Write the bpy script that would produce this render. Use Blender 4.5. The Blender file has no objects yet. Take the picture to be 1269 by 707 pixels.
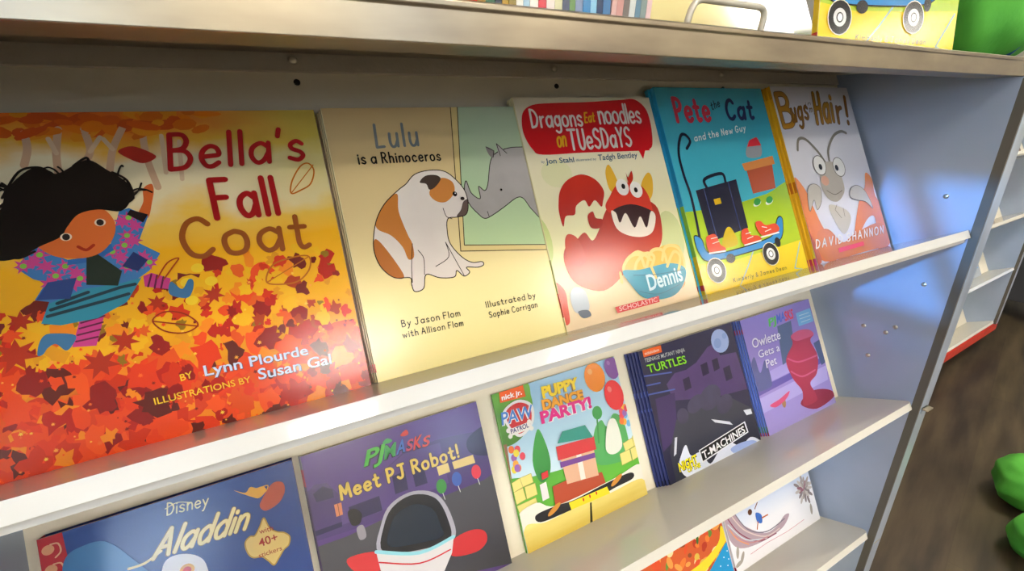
import bpy, bmesh, math, random
from mathutils import Vector, Matrix
from mathutils.geometry import tessellate_polygon
R = math.radians
scene = bpy.context.scene
COL = scene.collection

# ------------------------------------------------------------------ camera
cam_data = bpy.data.cameras.new('camera')
cam = bpy.data.objects.new('camera', cam_data)
COL.objects.link(cam)
cam_data.sensor_fit = 'HORIZONTAL'
cam_data.sensor_width = 36.0
cam_data.lens = 36.0 * 568.685 / 1269.0
cam_data.clip_start = 0.02
right = Vector((0.88127793, -0.47235002, -0.01531872))
up = Vector((0.17770776, 0.30117149, 0.93686482))
fwd = Vector((0.43791455, 0.82836055, -0.34935605))
m4 = Matrix((right, up, -fwd)).transposed().to_4x4()
m4.translation = Vector((-0.9207, -0.2690, 0.1713))
cam.matrix_world = m4
scene.camera = cam

# ------------------------------------------------------------------ light and exposure
scene.view_settings.view_transform = 'Standard'
scene.view_settings.look = 'None'
scene.view_settings.gamma = 1.0
scene.view_settings.use_curve_mapping = False
scene.view_settings.exposure = 0.06
scene.cycles.max_bounces = 10
scene.cycles.diffuse_bounces = 6
scene.cycles.caustics_reflective = False
scene.cycles.caustics_refractive = False
scene.cycles.sample_clamp_indirect = 4.0
LAMP = 45.0          # strength of the ceiling lamp diffusers
SKY = 14.0            # daylight beyond the window openings
world = bpy.data.worlds.new('world'); scene.world = world
world.use_nodes = True
bgn = world.node_tree.nodes['Background']
bgn.inputs[0].default_value = (0.6, 0.77, 1.0, 1)
bgn.inputs[1].default_value = SKY

sun_d = bpy.data.lights.new('low_daylight_sun', 'SUN'); sun_d.energy = 4.4; sun_d.angle = R(0.5); sun_d.color = (0.10, 0.42, 1.0)
sun = bpy.data.objects.new('low_daylight_sun', sun_d); COL.objects.link(sun)
sun.rotation_euler = Vector((1.0, 0.12, -0.11)).to_track_quat('-Z', 'Y').to_euler()

# ------------------------------------------------------------------ helpers
def lin(c):
    c = c / 255.0
    return c / 12.92 if c <= 0.04045 else ((c + 0.055) / 1.055) ** 2.4
def rgb(h):
    return tuple(lin(int(h[i:i + 2], 16)) for i in (0, 2, 4)) + (1.0,)
MATS = {}
def mat(name, h, rough=0.5, metal=0.0, spec=0.5, bump=None, coat=0.0, vary=None):
    """principled material; bump=(scale,strength); vary=(scale, hex2) mixes in a second tone by noise"""
    if name in MATS: return MATS[name]
    m = bpy.data.materials.new(name); m.use_nodes = True
    nt = m.node_tree; p = nt.nodes['Principled BSDF']
    p.inputs['Base Color'].default_value = rgb(h)
    p.inputs['Roughness'].default_value = rough
    p.inputs['Metallic'].default_value = metal
    p.inputs['Specular IOR Level'].default_value = spec
    p.inputs['Coat Weight'].default_value = coat
    tc = None
    if bump or vary:
        tc = nt.nodes.new('ShaderNodeTexCoord')
    if bump:
        n = nt.nodes.new('ShaderNodeTexNoise'); n.inputs['Scale'].default_value = bump[0]
        n.inputs['Detail'].default_value = 3
        b = nt.nodes.new('ShaderNodeBump'); b.inputs['Strength'].default_value = bump[1]
        b.inputs['Distance'].default_value = 0.002
        nt.links.new(tc.outputs['Object'], n.inputs['Vector'])
        nt.links.new(n.outputs['Fac'], b.inputs['Height'])
        nt.links.new(b.outputs['Normal'], p.inputs['Normal'])
    if vary:
        n = nt.nodes.new('ShaderNodeTexNoise'); n.inputs['Scale'].default_value = vary[0]
        n.inputs['Detail'].default_value = 4
        mp = nt.nodes.new('ShaderNodeMapping')
        if len(vary) > 2: mp.inputs['Scale'].default_value = vary[2]
        r = nt.nodes.new('ShaderNodeValToRGB')
        r.color_ramp.elements[0].position = 0.35; r.color_ramp.elements[0].color = rgb(h)
        r.color_ramp.elements[1].position = 0.68; r.color_ramp.elements[1].color = rgb(vary[1])
        nt.links.new(tc.outputs['Object'], mp.inputs['Vector'])
        nt.links.new(mp.outputs['Vector'], n.inputs['Vector'])
        nt.links.new(n.outputs['Fac'], r.inputs['Fac'])
        nt.links.new(r.outputs['Color'], p.inputs['Base Color'])
    MATS[name] = m
    return m
def ink(h, gloss=0.16):
    """printed ink under a glossy laminate"""
    return mat('print_' + h, h, gloss, bump=(900.0, 0.03))

def link_mesh(name, me, parent=None, loc=None):
    o = bpy.data.objects.new(name, me); COL.objects.link(o)
    if parent is not None: o.parent = parent
    if loc is not None: o.location = loc
    return o
def tag(o, label=None, cat=None, group=None, kind=None):
    if label: o['label'] = label
    if cat: o['category'] = cat
    if group: o['group'] = group
    if kind: o['kind'] = kind
    return o
def empty(name, loc, rot=(0, 0, 0)):
    o = bpy.data.objects.new(name, None); COL.objects.link(o)
    o.location = loc; o.rotation_euler = rot; o.empty_display_size = 0.05
    return o

class MB:
    """mesh builder: vertices, faces and a material per face"""
    def __init__(s): s.v = []; s.f = []; s.m = []; s.mats = []; s.smooth = []
    def mi(s, m):
        if m not in s.mats: s.mats.append(m)
        return s.mats.index(m)
    def add(s, vs, fs, m, smooth=False):
        b = len(s.v); k = s.mi(m)
        s.v += [tuple(q) for q in vs]
        for f in fs:
            s.f.append(tuple(i + b for i in f)); s.m.append(k); s.smooth.append(smooth)
    def box(s, a, b, m):
        x0, y0, z0 = a; x1, y1, z1 = b
        s.add([(x0,y0,z0),(x1,y0,z0),(x1,y1,z0),(x0,y1,z0),(x0,y0,z1),(x1,y0,z1),(x1,y1,z1),(x0,y1,z1)],
              [(0,3,2,1),(4,5,6,7),(0,1,5,4),(1,2,6,5),(2,3,7,6),(3,0,4,7)], m)
    def extrude_x(s, prof, x0, x1, m):
        """closed (y,z) profile swept along x"""
        n = len(prof)
        vs = [(x0, y, z) for y, z in prof] + [(x1, y, z) for y, z in prof]
        fs = [(i, (i + 1) % n, n + (i + 1) % n, n + i) for i in range(n)]
        tri = tessellate_polygon([[Vector((y, z, 0)) for y, z in prof]])
        fs += [tuple(t) for t in tri] + [tuple(i + n for i in reversed(t)) for t in tri]
        s.add(vs, fs, m)
    def prism(s, pts, z0, z1, m):
        n = len(pts)
        vs = [(x, y, z0) for x, y in pts] + [(x, y, z1) for x, y in pts]
        fs = [(i, (i + 1) % n, n + (i + 1) % n, n + i) for i in range(n)]
        tri = tessellate_polygon([[Vector((x, y, 0)) for x, y in pts]])
        fs += [tuple(t) for t in tri] + [tuple(i + n for i in reversed(t)) for t in tri]
        s.add(vs, fs, m)
    def lathe(s, prof, m, axis='z', c=(0, 0, 0), n=20, smooth=True):
        vs = []; fs = []
        for r, h in prof:
            for k in range(n):
                a = 2 * math.pi * k / n
                p, q = r * math.cos(a), r * math.sin(a)
                vs.append({'z': (c[0]+p, c[1]+q, c[2]+h), 'x': (c[0]+h, c[1]+p, c[2]+q), 'y': (c[0]+p, c[1]+h, c[2]+q)}[axis])
        for j in range(len(prof) - 1):
            for k in range(n):
                fs.append((j*n+k, j*n+(k+1) % n, (j+1)*n+(k+1) % n, (j+1)*n+k))
        fs.append(tuple(range(n-1, -1, -1))); fs.append(tuple(range((len(prof)-1)*n, len(prof)*n)))
        s.add(vs, fs, m, smooth)
    def tube(s, path, r, m, n=10, closed=False):
        path = [Vector(p) for p in path]; vs = []; fs = []; N = len(path)
        ref = Vector((0.13, 0.31, 0.94))
        for i, p in enumerate(path):
            a = path[max(i - 1, 0)]; b = path[min(i + 1, N - 1)]
            t = (b - a).normalized(); u = t.cross(ref).normalized(); w = t.cross(u)
            for k in range(n):
                an = 2 * math.pi * k / n
                vs.append(p + u * (r * math.cos(an)) + w * (r * math.sin(an)))
        for j in range(N - 1):
            for k in range(n):
                fs.append((j*n+k, j*n+(k+1) % n, (j+1)*n+(k+1) % n, (j+1)*n+k))
        fs.append(tuple(range(n-1, -1, -1))); fs.append(tuple(range((N-1)*n, N*n)))
        s.add(vs, fs, m, True)
    def mesh(s, name):
        me = bpy.data.meshes.new(name)
        me.from_pydata(s.v, [], s.f)
        for m in s.mats: me.materials.append(m)
        me.polygons.foreach_set('material_index', s.m)
        me.polygons.foreach_set('use_smooth', s.smooth)
        bm = bmesh.new(); bm.from_mesh(me)
        bmesh.ops.recalc_face_normals(bm, faces=bm.faces) if not getattr(s, 'flat', False) else None
        bm.to_mesh(me); bm.free()
        me.update()
        return me
    def build(s, name, parent=None, loc=None, bevel=0.0):
        o = link_mesh(name, s.mesh(name), parent, loc)
        if bevel:
            b = o.modifiers.new('bevel', 'BEVEL'); b.width = bevel; b.segments = 2; b.limit_method = 'ANGLE'; b.angle_limit = R(40)
        return o

# ------------------------------------------------------------------ printing on covers
def catmull(pts, n=5, closed=False):
    out = []; N = len(pts)
    if N < 3: return list(pts)
    rng = range(N) if closed else range(N - 1)
    for i in rng:
        if closed: p0, p1, p2, p3 = pts[i-1], pts[i], pts[(i+1) % N], pts[(i+2) % N]
        else: p0, p1, p2, p3 = pts[max(i-1, 0)], pts[i], pts[i+1], pts[min(i+2, N-1)]
        for k in range(n):
            t = k / n
            out.append(tuple(0.5*((2*b)+(-a+c)*t+(2*a-5*b+4*c-d)*t*t+(-a+3*b-3*c+d)*t**3) for a, b, c, d in zip(p0, p1, p2, p3)))
    if not closed: out.append(tuple(pts[-1]))
    return out

G = {  # a single-stroke hand alphabet: strokes of x,y points, ~ marks a curved stroke
'a':"~.48,.48 .3,.6 .08,.47 .04,.22 .18,.01 .36,.06 .5,.3;.51,.6 .51,.0",
'b':".05,1 .05,0;~.05,.4 .2,.6 .42,.52 .48,.3 .4,.06 .2,0 .05,.12",
'c':"~.45,.48 .28,.6 .08,.46 .04,.25 .15,.03 .32,0 .47,.1",
'd':"~.48,.4 .33,.6 .1,.5 .04,.28 .14,.03 .32,0 .48,.15;.5,1 .5,0",
'e':"~.06,.3 .28,.31 .47,.34 .42,.53 .25,.6 .08,.47 .04,.25 .14,.04 .3,0 .46,.1",
'f':"~.4,.92 .28,1 .18,.9 .16,.7 .16,0;.02,.58 .36,.58",
'g':"~.46,.45 .28,.6 .08,.46 .06,.22 .22,.05 .42,.15;~.48,.6 .48,0 .44,-.25 .25,-.35 .06,-.25",
'h':".06,1 .06,0;~.06,.38 .2,.58 .38,.56 .45,.38 .45,0",
'i':".06,.58 .06,0;.06,.78 .06,.84",
'j':"~.2,.58 .2,-.1 .14,-.3 0,-.32;.2,.78 .2,.84",
'k':".06,1 .06,0;.42,.58 .08,.25;.18,.33 .45,0",
'l':".06,1 .06,0",
'm':".05,.58 .05,0;~.05,.4 .18,.58 .32,.52 .35,.3 .35,0;~.35,.38 .48,.58 .62,.54 .66,.3 .66,0",
'n':".06,.58 .06,0;~.06,.38 .2,.58 .38,.56 .45,.36 .45,0",
'o':"~.27,.6 .08,.5 .03,.3 .1,.06 .27,0 .44,.08 .5,.3 .44,.52 .27,.6",
'p':".06,.58 .06,-.36;~.06,.4 .2,.6 .42,.52 .48,.3 .4,.06 .2,0 .06,.12",
'r':".06,.58 .06,0;~.06,.35 .16,.52 .32,.58",
's':"~.4,.5 .25,.6 .08,.5 .12,.36 .34,.25 .42,.12 .28,0 .04,.08",
't':"~.18,.9 .18,.5 .18,.15 .26,0 .4,.06;.02,.6 .36,.6",
'u':"~.06,.58 .06,.2 .16,0 .34,.03 .46,.25;.48,.58 .48,0",
'v':".02,.58 .22,0 .44,.58", 'w':".02,.58 .18,0 .34,.45 .5,0 .66,.58",
'y':".04,.58 .24,.08;~.46,.58 .24,.05 .1,-.3 0,-.34",
'A':"0,0 .3,1 .6,0;.1,.35 .5,.35",
'B':".06,1 .06,0;~.06,1 .35,.98 .46,.78 .35,.57 .06,.54;~.06,.54 .4,.5 .54,.27 .4,.03 .06,0",
'C':"~.58,.84 .4,1 .16,.88 .04,.5 .16,.1 .4,0 .6,.16",
'D':".06,1 .06,0;~.06,1 .35,.92 .56,.55 .4,.1 .06,0",
'E':".5,1 .06,1 .06,0 .5,0;.06,.52 .42,.52", 'F':".5,1 .06,1 .06,0;.06,.53 .42,.53",
'G':"~.56,.84 .36,1 .14,.86 .04,.45 .18,.06 .4,0 .56,.16 .58,.42;.36,.42 .6,.42",
'H':".06,1 .06,0;.54,1 .54,0;.06,.5 .54,.5", 'I':".06,1 .06,0",
'J':"~.4,1 .4,.3 .34,.04 .16,0 .02,.14;.16,1 .56,1",
'K':".06,1 .06,0;.5,1 .08,.45;.2,.55 .54,0", 'L':".06,1 .06,0 .46,.02",
'M':".04,0 .1,1 .36,.3 .62,1 .68,0", 'N':".06,0 .06,1 .5,0 .5,1",
'O':"~.32,1 .1,.86 .03,.5 .1,.14 .32,0 .54,.14 .61,.5 .54,.86 .32,1",
'P':".06,1 .06,0;~.06,1 .36,.96 .5,.74 .36,.5 .06,.46",
'R':".06,1 .06,0;~.06,1 .36,.97 .48,.76 .36,.54 .06,.5;.24,.5 .54,0",
'S':"~.5,.86 .3,1 .08,.86 .12,.6 .42,.42 .52,.2 .3,0 .04,.12",
'T':".3,1 .3,0;0,1 .6,1", 'U':"~.06,1 .06,.3 .18,.02 .38,.02 .5,.3 .5,1",
'V':".02,1 .28,0 .54,1", 'Y':".02,1 .27,.5 .52,1;.27,.5 .27,0", 'W':".02,1 .2,0 .38,.8 .56,0 .74,1",
"'":".08,1 .04,.78", '!':".06,1 .06,.3;.06,.06 .06,.0", '-':".04,.4 .3,.4", '.':".05,.04 .05,0",
'&':"~.56,.0 .2,.62 .16,.86 .3,1 .42,.86 .34,.64 .1,.36 .06,.12 .24,0 .44,.1 .54,.36",
}
def glyph(c):
    out = []; w = 0
    for st in G[c].split(';'):
        cv = st.startswith('~'); st = st.lstrip('~')
        p = [tuple(float(k) for k in q.split(',')) for q in st.split()]
        w = max(w, max(q[0] for q in p))
        out.append(catmull(p, 4) if cv else p)
    return out, w
FONT = {}
def font_mesh(s, bold):
    """outline text in Blender's built-in face -> (verts, faces, cap height)"""
    k = (s, bold)
    if k in FONT: return FONT[k]
    c = bpy.data.curves.new('lettering', 'FONT'); c.body = s; c.offset = bold; c.resolution_u = 3; c.fill_mode = 'FRONT'
    o = bpy.data.objects.new('lettering', c); COL.objects.link(o)
    dg = bpy.context.evaluated_depsgraph_get()
    me = bpy.data.meshes.new_from_object(o.evaluated_get(dg))
    vs = [tuple(v.co[:2]) for v in me.vertices]; fs = [tuple(p.vertices) for p in me.polygons]
    bpy.data.objects.remove(o); bpy.data.curves.remove(c); bpy.data.meshes.remove(me)
    FONT[k] = (vs, fs)
    return FONT[k]

def P(s):
    """'x,y x,y' in tenths of a millimetre on the cover -> metres"""
    return [tuple(float(k) * 1e-4 for k in q.split(',')) for q in s.split()]

class Art:
    """flat print on a front cover: local x right, z up, each layer a hair in front of the last"""
    def __init__(s, w, h):
        s.w, s.h = w, h; s.b = MB(); s.b.flat = True; s.l = 0
    def y(s): return -0.00004 * s.l - 0.00002
    def nxt(s): s.l += 1
    def inside(s, p): return (min(max(p[0], 0), s.w), min(max(p[1], 0), s.h))
    def raw(s, pts, tris, m):
        s.k = (getattr(s, 'k', 0) + 1) % 60
        y = s.y() - 6e-7 * s.k; vs = [(p[0], y, p[1]) for p in map(s.inside, pts)]
        fs = []
        for t in tris:
            a, b, c = (vs[i] for i in t[:3])
            ar = (b[0]-a[0])*(c[2]-a[2]) - (b[2]-a[2])*(c[0]-a[0])
            fs.append(tuple(t) if ar > 0 else tuple(reversed(t)))
        s.b.add(vs, fs, m)
    def poly(s, pts, m, smooth=False, step=True):
        if step: s.nxt()
        if isinstance(pts, str): pts = P(pts)
        if isinstance(m, str): m = ink(m)
        if smooth: pts = catmull(pts, 5, True)
        pts = [s.inside(p) for p in pts]
        s.raw(pts, tessellate_polygon([[Vector((p[0], p[1], 0)) for p in pts]]), m)
    def sm(s, pts, m, step=True): s.poly(pts, m, True, step)
    def oval(s, c, rx, ry, m, rot=0.0, step=True, n=20):
        if isinstance(c, str): c = P(c)[0]
        cr, sr = math.cos(rot), math.sin(rot)
        s.poly([(c[0] + rx*math.cos(a)*cr - ry*math.sin(a)*sr, c[1] + rx*math.cos(a)*sr + ry*math.sin(a)*cr) for a in (2*math.pi*k/n for k in range(n))], m, step=step)
    def line(s, pts, w, m, smooth=False, closed=False, step=True, caps=True):
        if step: s.nxt()
        if isinstance(pts, str): pts = P(pts)
        if isinstance(m, str): m = ink(m)
        if smooth: pts = catmull(pts, 5, closed)
        if closed: pts = list(pts) + [pts[0]]
        h = w / 2
        for a, b in zip(pts, pts[1:]):
            d = Vector((b[0]-a[0], b[1]-a[1]))
            if d.length < 1e-7: continue
            n = Vector((-d.y, d.x)).normalized() * h
            s.raw([(a[0]+n.x, a[1]+n.y), (a[0]-n.x, a[1]-n.y), (b[0]-n.x, b[1]-n.y), (b[0]+n.x, b[1]+n.y)], [(0, 1, 2, 3)], m)
        if caps:
            for p in pts:
                q = [(p[0]+h*math.cos(k*math.pi/4), p[1]+h*math.sin(k*math.pi/4)) for k in range(8)]
                s.raw(q, [tuple(range(8))], m)
    def frame(s, tri):
        a, b, c = P(tri); a, b, c = Vector(a), Vector(b), Vector(c)
        return a, (b - a), (c - a)
    def pen(s, txt, tri, m, w=0.14, gap=0.16, step=True):
        """hand lettering from baseline start to baseline end, third point is the cap height"""
        a, ex, ey = s.frame(tri)
        xs = 0; gl = []
        for ch in txt:
            if ch == ' ': xs += 0.34; continue
            g, gw = glyph(ch); gl.append((xs, g)); xs += gw + gap + w * 0.5
        tot = xs - gap - w * 0.5
        if step: s.nxt()
        for x0, g in gl:
            for st in g:
                pts = [tuple(a + ex * ((x0 + p[0]) / tot) + ey * p[1]) for p in st]
                s.line(pts, w * ey.length, m, step=False)
    def type(s, txt, tri, m, bold=0.0, step=True, dx=0, dy=0):
        """printed lettering, same three points"""
        a, ex, ey = s.frame(tri)
        a = a + Vector((dx, dy))
        vs, fs = font_mesh(txt, bold); cv, _ = font_mesh('H', bold)
        x0 = min(v[0] for v in vs); x1 = max(v[0] for v in vs); ch = max(v[1] for v in cv)
        if step: s.nxt()
        if isinstance(m, str): m = ink(m)
        s.raw([tuple(a + ex * ((v[0]-x0)/(x1-x0)) + ey * (v[1]/ch)) for v in vs], fs, m)

TILT = 0.4617
def make_book(label, art, w, h, d, x, s, zf, group=None, hard=False, spine='d8d0c0', bands=(), cat='book', yf=0.0, rz=0.0, back='c8c0b0', world_at=None, rot=None, spine_w=1.0):
    """a picture book standing on a tilted shelf: front cover in its own x-z plane, pages and spine behind"""
    if world_at is None:
        loc = (x, yf + s * math.cos(TILT), zf - s * math.sin(TILT)); rt = (-TILT, 0, 0)
    else: loc, rt = world_at, rot
    o = empty('picture_book', loc, rt)
    if rz: o.rotation_euler = (Matrix.Rotation(-TILT, 3, 'X') @ Matrix.Rotation(rz, 3, 'Y')).to_euler()
    tag(o, label, cat, group)
    ct = 0.0022 if hard else 0.0004
    base = spine
    if art is not None:
        art.b.box((0, 0, 0), (w, ct, h), ink(base))
        cv = art.b.build('front_cover', o)
    else:
        b = MB(); b.box((0, 0, 0), (w, ct, h), ink(base)); cv = b.build('front_cover', o)
    ins = 0.003 if hard else 0.0
    b = MB(); b.box((0.0006, ct, ins), (w - ins - 0.0003, d - ct, h - ins), M_pages); b.build('page_block', o)
    b = MB(); b.box((0, d - ct, 0), (w, d, h), ink(back)); b.build('back_cover', o)
    b = MB(); b.flat = True; st = 0.0008; de = d * spine_w
    cuts = sorted({0.0, 1.0} | {k for q in bands for k in q[:2]})
    for a, c in zip(cuts, cuts[1:]):
        col = spine
        for q in bands:
            if q[0] <= a and c <= q[1]: col = q[2]
        b.box((-st, 0.0001, a * h), (0.0, de - 0.0001, c * h), ink(col))
    b.build('spine', o)
    return o
M_pages = mat('page_edges', 'e6dfcf', 0.8, vary=(700.0, 'cfc6b2', (0.2, 6.0, 0.2)))


# ------------------------------------------------------------------ room shell
FZ, CZ = -1.05, 1.65
XL, XR, YF, YB = -4.6, 5.2, -5.2, 2.4
def floor_material():
    m = bpy.data.materials.new('wood_plank_floor'); m.use_nodes = True
    nt = m.node_tree; p = nt.nodes['Principled BSDF']; L = nt.links.new
    tc = nt.nodes.new('ShaderNodeTexCoord'); mp = nt.nodes.new('ShaderNodeMapping')
    mp.inputs['Rotation'].default_value = (0, 0, R(-13.5))
    br = nt.nodes.new('ShaderNodeTexBrick')
    br.inputs['Color1'].default_value = rgb('3a2f25'); br.inputs['Color2'].default_value = rgb('514730')
    br.inputs['Mortar'].default_value = rgb('33291f')
    br.inputs['Scale'].default_value = 1.0; br.inputs['Mortar Size'].default_value = 0.0018
    br.inputs['Brick Width'].default_value = 1.2; br.inputs['Row Height'].default_value = 0.15
    br.inputs['Bias'].default_value = -0.1
    n1 = nt.nodes.new('ShaderNodeTexNoise'); n1.inputs['Scale'].default_value = 7.0; n1.inputs['Detail'].default_value = 6
    m2 = nt.nodes.new('ShaderNodeMapping'); m2.inputs['Scale'].default_value = (0.45, 3.2, 1)
    r = nt.nodes.new('ShaderNodeValToRGB'); r.color_ramp.elements[0].position = 0.36; r.color_ramp.elements[1].position = 0.66
    r.color_ramp.elements[0].color = rgb('221a14'); r.color_ramp.elements[1].color = rgb('5a4c38')
    mx = nt.nodes.new('ShaderNodeMix'); mx.data_type = 'RGBA'; mx.inputs['Factor'].default_value = 0.6
    L(tc.outputs['Object'], mp.inputs['Vector']); L(mp.outputs['Vector'], br.inputs['Vector'])
    L(mp.outputs['Vector'], m2.inputs['Vector']); L(m2.outputs['Vector'], n1.inputs['Vector'])
    L(n1.outputs['Fac'], r.inputs['Fac']); L(br.outputs['Color'], mx.inputs['A']); L(r.outputs['Color'], mx.inputs['B'])
    L(mx.outputs['Result'], p.inputs['Base Color']); p.inputs['Roughness'].default_value = 0.42
    return m
M_wall = mat('painted_wall', 'ebe6da', 0.8, bump=(60, 0.05))
M_ceil = mat('ceiling_tile', 'e6e3db', 0.9, bump=(120, 0.1))
b = MB(); b.box((XL, YF, FZ - 0.05), (XR, YB, FZ), floor_material()); tag(b.build('floor'), kind='structure')
b = MB(); b.box((XL, YF, CZ), (XR, YB, CZ + 0.05), M_ceil); tag(b.build('ceiling'), kind='structure')
b = MB(); b.box((XL, YB, FZ), (XR, YB + 0.1, CZ), M_wall); tag(b.build('wall_back'), kind='structure')
FW = ((-3.0, -2.0, 0.5, 1.5), (0.35, 1.05, 0.8, 1.5))      # windows in the wall behind the camera
b = MB(); xs = XL
for x0, x1, z0, z1 in FW:
    b.box((xs, YF - 0.1, FZ), (x0, YF, CZ), M_wall); b.box((x0, YF - 0.1, FZ), (x1, YF, z0), M_wall); b.box((x0, YF - 0.1, z1), (x1, YF, CZ), M_wall); xs = x1
b.box((xs, YF - 0.1, FZ), (XR, YF, CZ), M_wall)
tag(b.build('wall_front'), kind='structure')
b = MB(); b.box((XR, YF, FZ), (XR + 0.1, YB, CZ), M_wall); tag(b.build('wall_right'), kind='structure')
WY0, WY1, WZ0, WZ1 = -3.4, -0.35, 0.30, 0.62     # unseen left window, its opening cut low to limit the sun patch
b = MB()
b.box((XL - 0.1, YF, FZ), (XL, WY0, CZ), M_wall); b.box((XL - 0.1, WY1, FZ), (XL, YB, CZ), M_wall)
b.box((XL - 0.1, WY0, FZ), (XL, WY1, WZ0), M_wall); b.box((XL - 0.1, WY0, WZ1), (XL, WY1, CZ), M_wall)
tag(b.build('wall_left'), kind='structure')
M_frame = mat('window_frame_grey', '55585c', 0.4, 0.6)
gm = bpy.data.materials.new('window_glass'); gm.use_nodes = True
gt = gm.node_tree; gt.nodes.remove(gt.nodes['Principled BSDF'])
g1 = gt.nodes.new('ShaderNodeBsdfTransparent'); g2 = gt.nodes.new('ShaderNodeBsdfGlossy'); g2.inputs['Roughness'].default_value = 0.0
gx = gt.nodes.new('ShaderNodeMixShader'); gx.inputs[0].default_value = 0.06
gt.links.new(g1.outputs[0], gx.inputs[1]); gt.links.new(g2.outputs[0], gx.inputs[2]); gt.links.new(gx.outputs[0], gt.nodes['Material Output'].inputs[0])
def window(num, loc, rz, w, h, bars, diag=None):
    """a framed window: local x along the wall, y outwards, z up"""
    wn = empty('window_%d' % num, loc, (0, 0, rz)); tag(wn, kind='structure')
    b = MB()
    for x in (0, w - 0.05): b.box((x, 0.02, 0), (x + 0.05, 0.08, h), M_frame)
    for x in bars: b.box((x - 0.025, 0.02, 0), (x + 0.025, 0.08, h), M_frame)
    for z in (0, h - 0.05): b.box((0.05, 0.02, z), (w - 0.05, 0.08, z + 0.05), M_frame)
    b.build('window_frame', wn)
    if diag:
        (xa, za), (xb, zb), wd = diag
        b = MB(); d = Vector((xb - xa, zb - za)).normalized() * wd / 2
        b.add([(x, y, z) for y in (0.03, 0.04) for x, z in ((xa - d.y, za + d.x), (xa + d.y, za - d.x), (xb + d.y, zb - d.x), (xb - d.y, zb + d.x))],
              [(0, 1, 2, 3), (7, 6, 5, 4), (0, 4, 5, 1), (1, 5, 6, 2), (2, 6, 7, 3), (3, 7, 4, 0)], M_frame)
        b.build('diagonal_brace', wn)
    b = MB(); b.box((0.04, 0.05, 0.04), (w - 0.04, 0.054, h - 0.04), gm); b.build('window_pane', wn)
    pl = bpy.data.lights.new('window_portal', 'AREA'); pl.shape = 'RECTANGLE'; pl.size = w; pl.size_y = h
    pl.cycles.is_portal = True
    po = bpy.data.objects.new('window_portal', pl); COL.objects.link(po); po.parent = wn
    po.location = (w / 2, 0.11, h / 2); po.rotation_euler = (R(-90), 0, 0)
# left wall: local x runs towards -y of the room
sx_ = lambda y: WY1 - y
window(1, (XL, WY1, WZ0), R(-90), WY1 - WY0, WZ1 - WZ0, (), None)
for k, (x0, x1, z0, z1) in enumerate(FW): window(2 + k, (x1, YF, z0), R(180), x1 - x0, z1 - z0, ())
b = MB()
bar = [(-0.552 + 0.0625 + 0.5625 * q, 0.516 + q) for q in (-0.27, 0.13)]  # unseen slanted bar added to cast the dark streak on the side panel
for (ya, za), (yb, zb) in (bar,):
    b.add([(x, y + dy, z) for x in (XL + 0.01, XL + 0.02) for y, z, dy in ((ya, za, -.016), (ya, za, .016), (yb, zb, .016), (yb, zb, -.016))],
          [(0, 1, 2, 3), (7, 6, 5, 4), (0, 4, 5, 1), (1, 5, 6, 2), (2, 6, 7, 3), (3, 7, 4, 0)], M_frame)
tag(b.build('streak_blocker_1'), kind='structure')

# ceiling lamps: early entries follow glare and brightness, later ones are added fill
def glow(name, col, s):
    m = bpy.data.materials.new(name); m.use_nodes = True
    p = m.node_tree.nodes['Principled BSDF']; p.inputs['Base Color'].default_value = (0.8, 0.8, 0.8, 1)
    p.inputs['Emission Color'].default_value = col; p.inputs['Emission Strength'].default_value = s
    return m
M_lampframe = mat('lamp_frame_white', 'd0d0cc', 0.5)
M_diff = glow('lamp_diffuser', (1.0, 0.935, 0.84, 1), LAMP)
for i, (x, y) in enumerate(((-0.5, -3.2), (1.7, -2.8), (1.7, -0.3), (-3.1, -1.5), (3.9, -3.4), (-3.4, -3.3), (-0.7, -4.75), (2.4, -4.7), (-0.4, -1.1))):
    ls = 0.66 if i == 8 else 1.0  # smaller lamp added overhead to brighten the shelf tops
    o = empty('ceiling_lamp', (x, y, CZ)); tag(o, 'unseen rectangular recessed ceiling lamp with a warm white diffuser', 'lamp', 'ceiling lamps of the shop')
    b = MB()
    X_, Y_ = 0.4 * ls, 0.2 * ls
    for a, c in (((-X_ - .02, -Y_ - .02), (X_ + .02, -Y_)), ((-X_ - .02, Y_), (X_ + .02, Y_ + .02)), ((-X_ - .02, -Y_), (-X_, Y_)), ((X_, -Y_), (X_ + .02, Y_))):
        b.box((a[0], a[1], -0.03), (c[0], c[1], 0), M_lampframe)
    b.build('frame', o)
    b = MB(); b.box((-X_, -Y_, -0.02), (X_, Y_, -0.001), M_diff); b.build('diffuser', o)

# ------------------------------------------------------------------ the display case
M_tray = mat('worn_tray_metal', 'b4a78e', 0.30, 0.85, bump=(22, 0.16), vary=(9.0, '85796a', (0.7, 1, 2.5)))
M_galv = mat('galvanised_side', 'aebcd4', 0.34, 0.3, bump=(70, 0.05), vary=(5.0, '9fafc8'))
M_strip = mat('grey_steel_strip', 'ccd8e8', 0.3, 0.5, vary=(14.0, 'a8b2ba', (1, 1, 0.3)))
M_enamel = mat('cream_enamel_shelf', 'dcd8cc', 0.06, 0.0, 0.5, bump=(25, 0.01))
M_enamel.node_tree.nodes['Principled BSDF'].inputs['IOR'].default_value = 1.75
M_back = mat('cream_back_panel', 'f0e8d2', 0.42, bump=(30, 0.03))
M_groove = mat('groove_shade_colour', '59544c', 0.6)  # shade in the upright's groove, put into a dark colour
M_brace = mat('textured_grey_brace', 'cfc5b4', 0.5, 0.1, bump=(160, 0.5))
M_screw = mat('screw_steel', 'd0c8b4', 0.3, 0.9)
M_hole = mat('screw_hole', '1c1814', 0.9)
M_red = mat('red_base_board', 'c43a26', 0.45, vary=(30, 'b02c1c'))
M_rubber = mat('caster_rubber', '18181a', 0.6)
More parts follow.
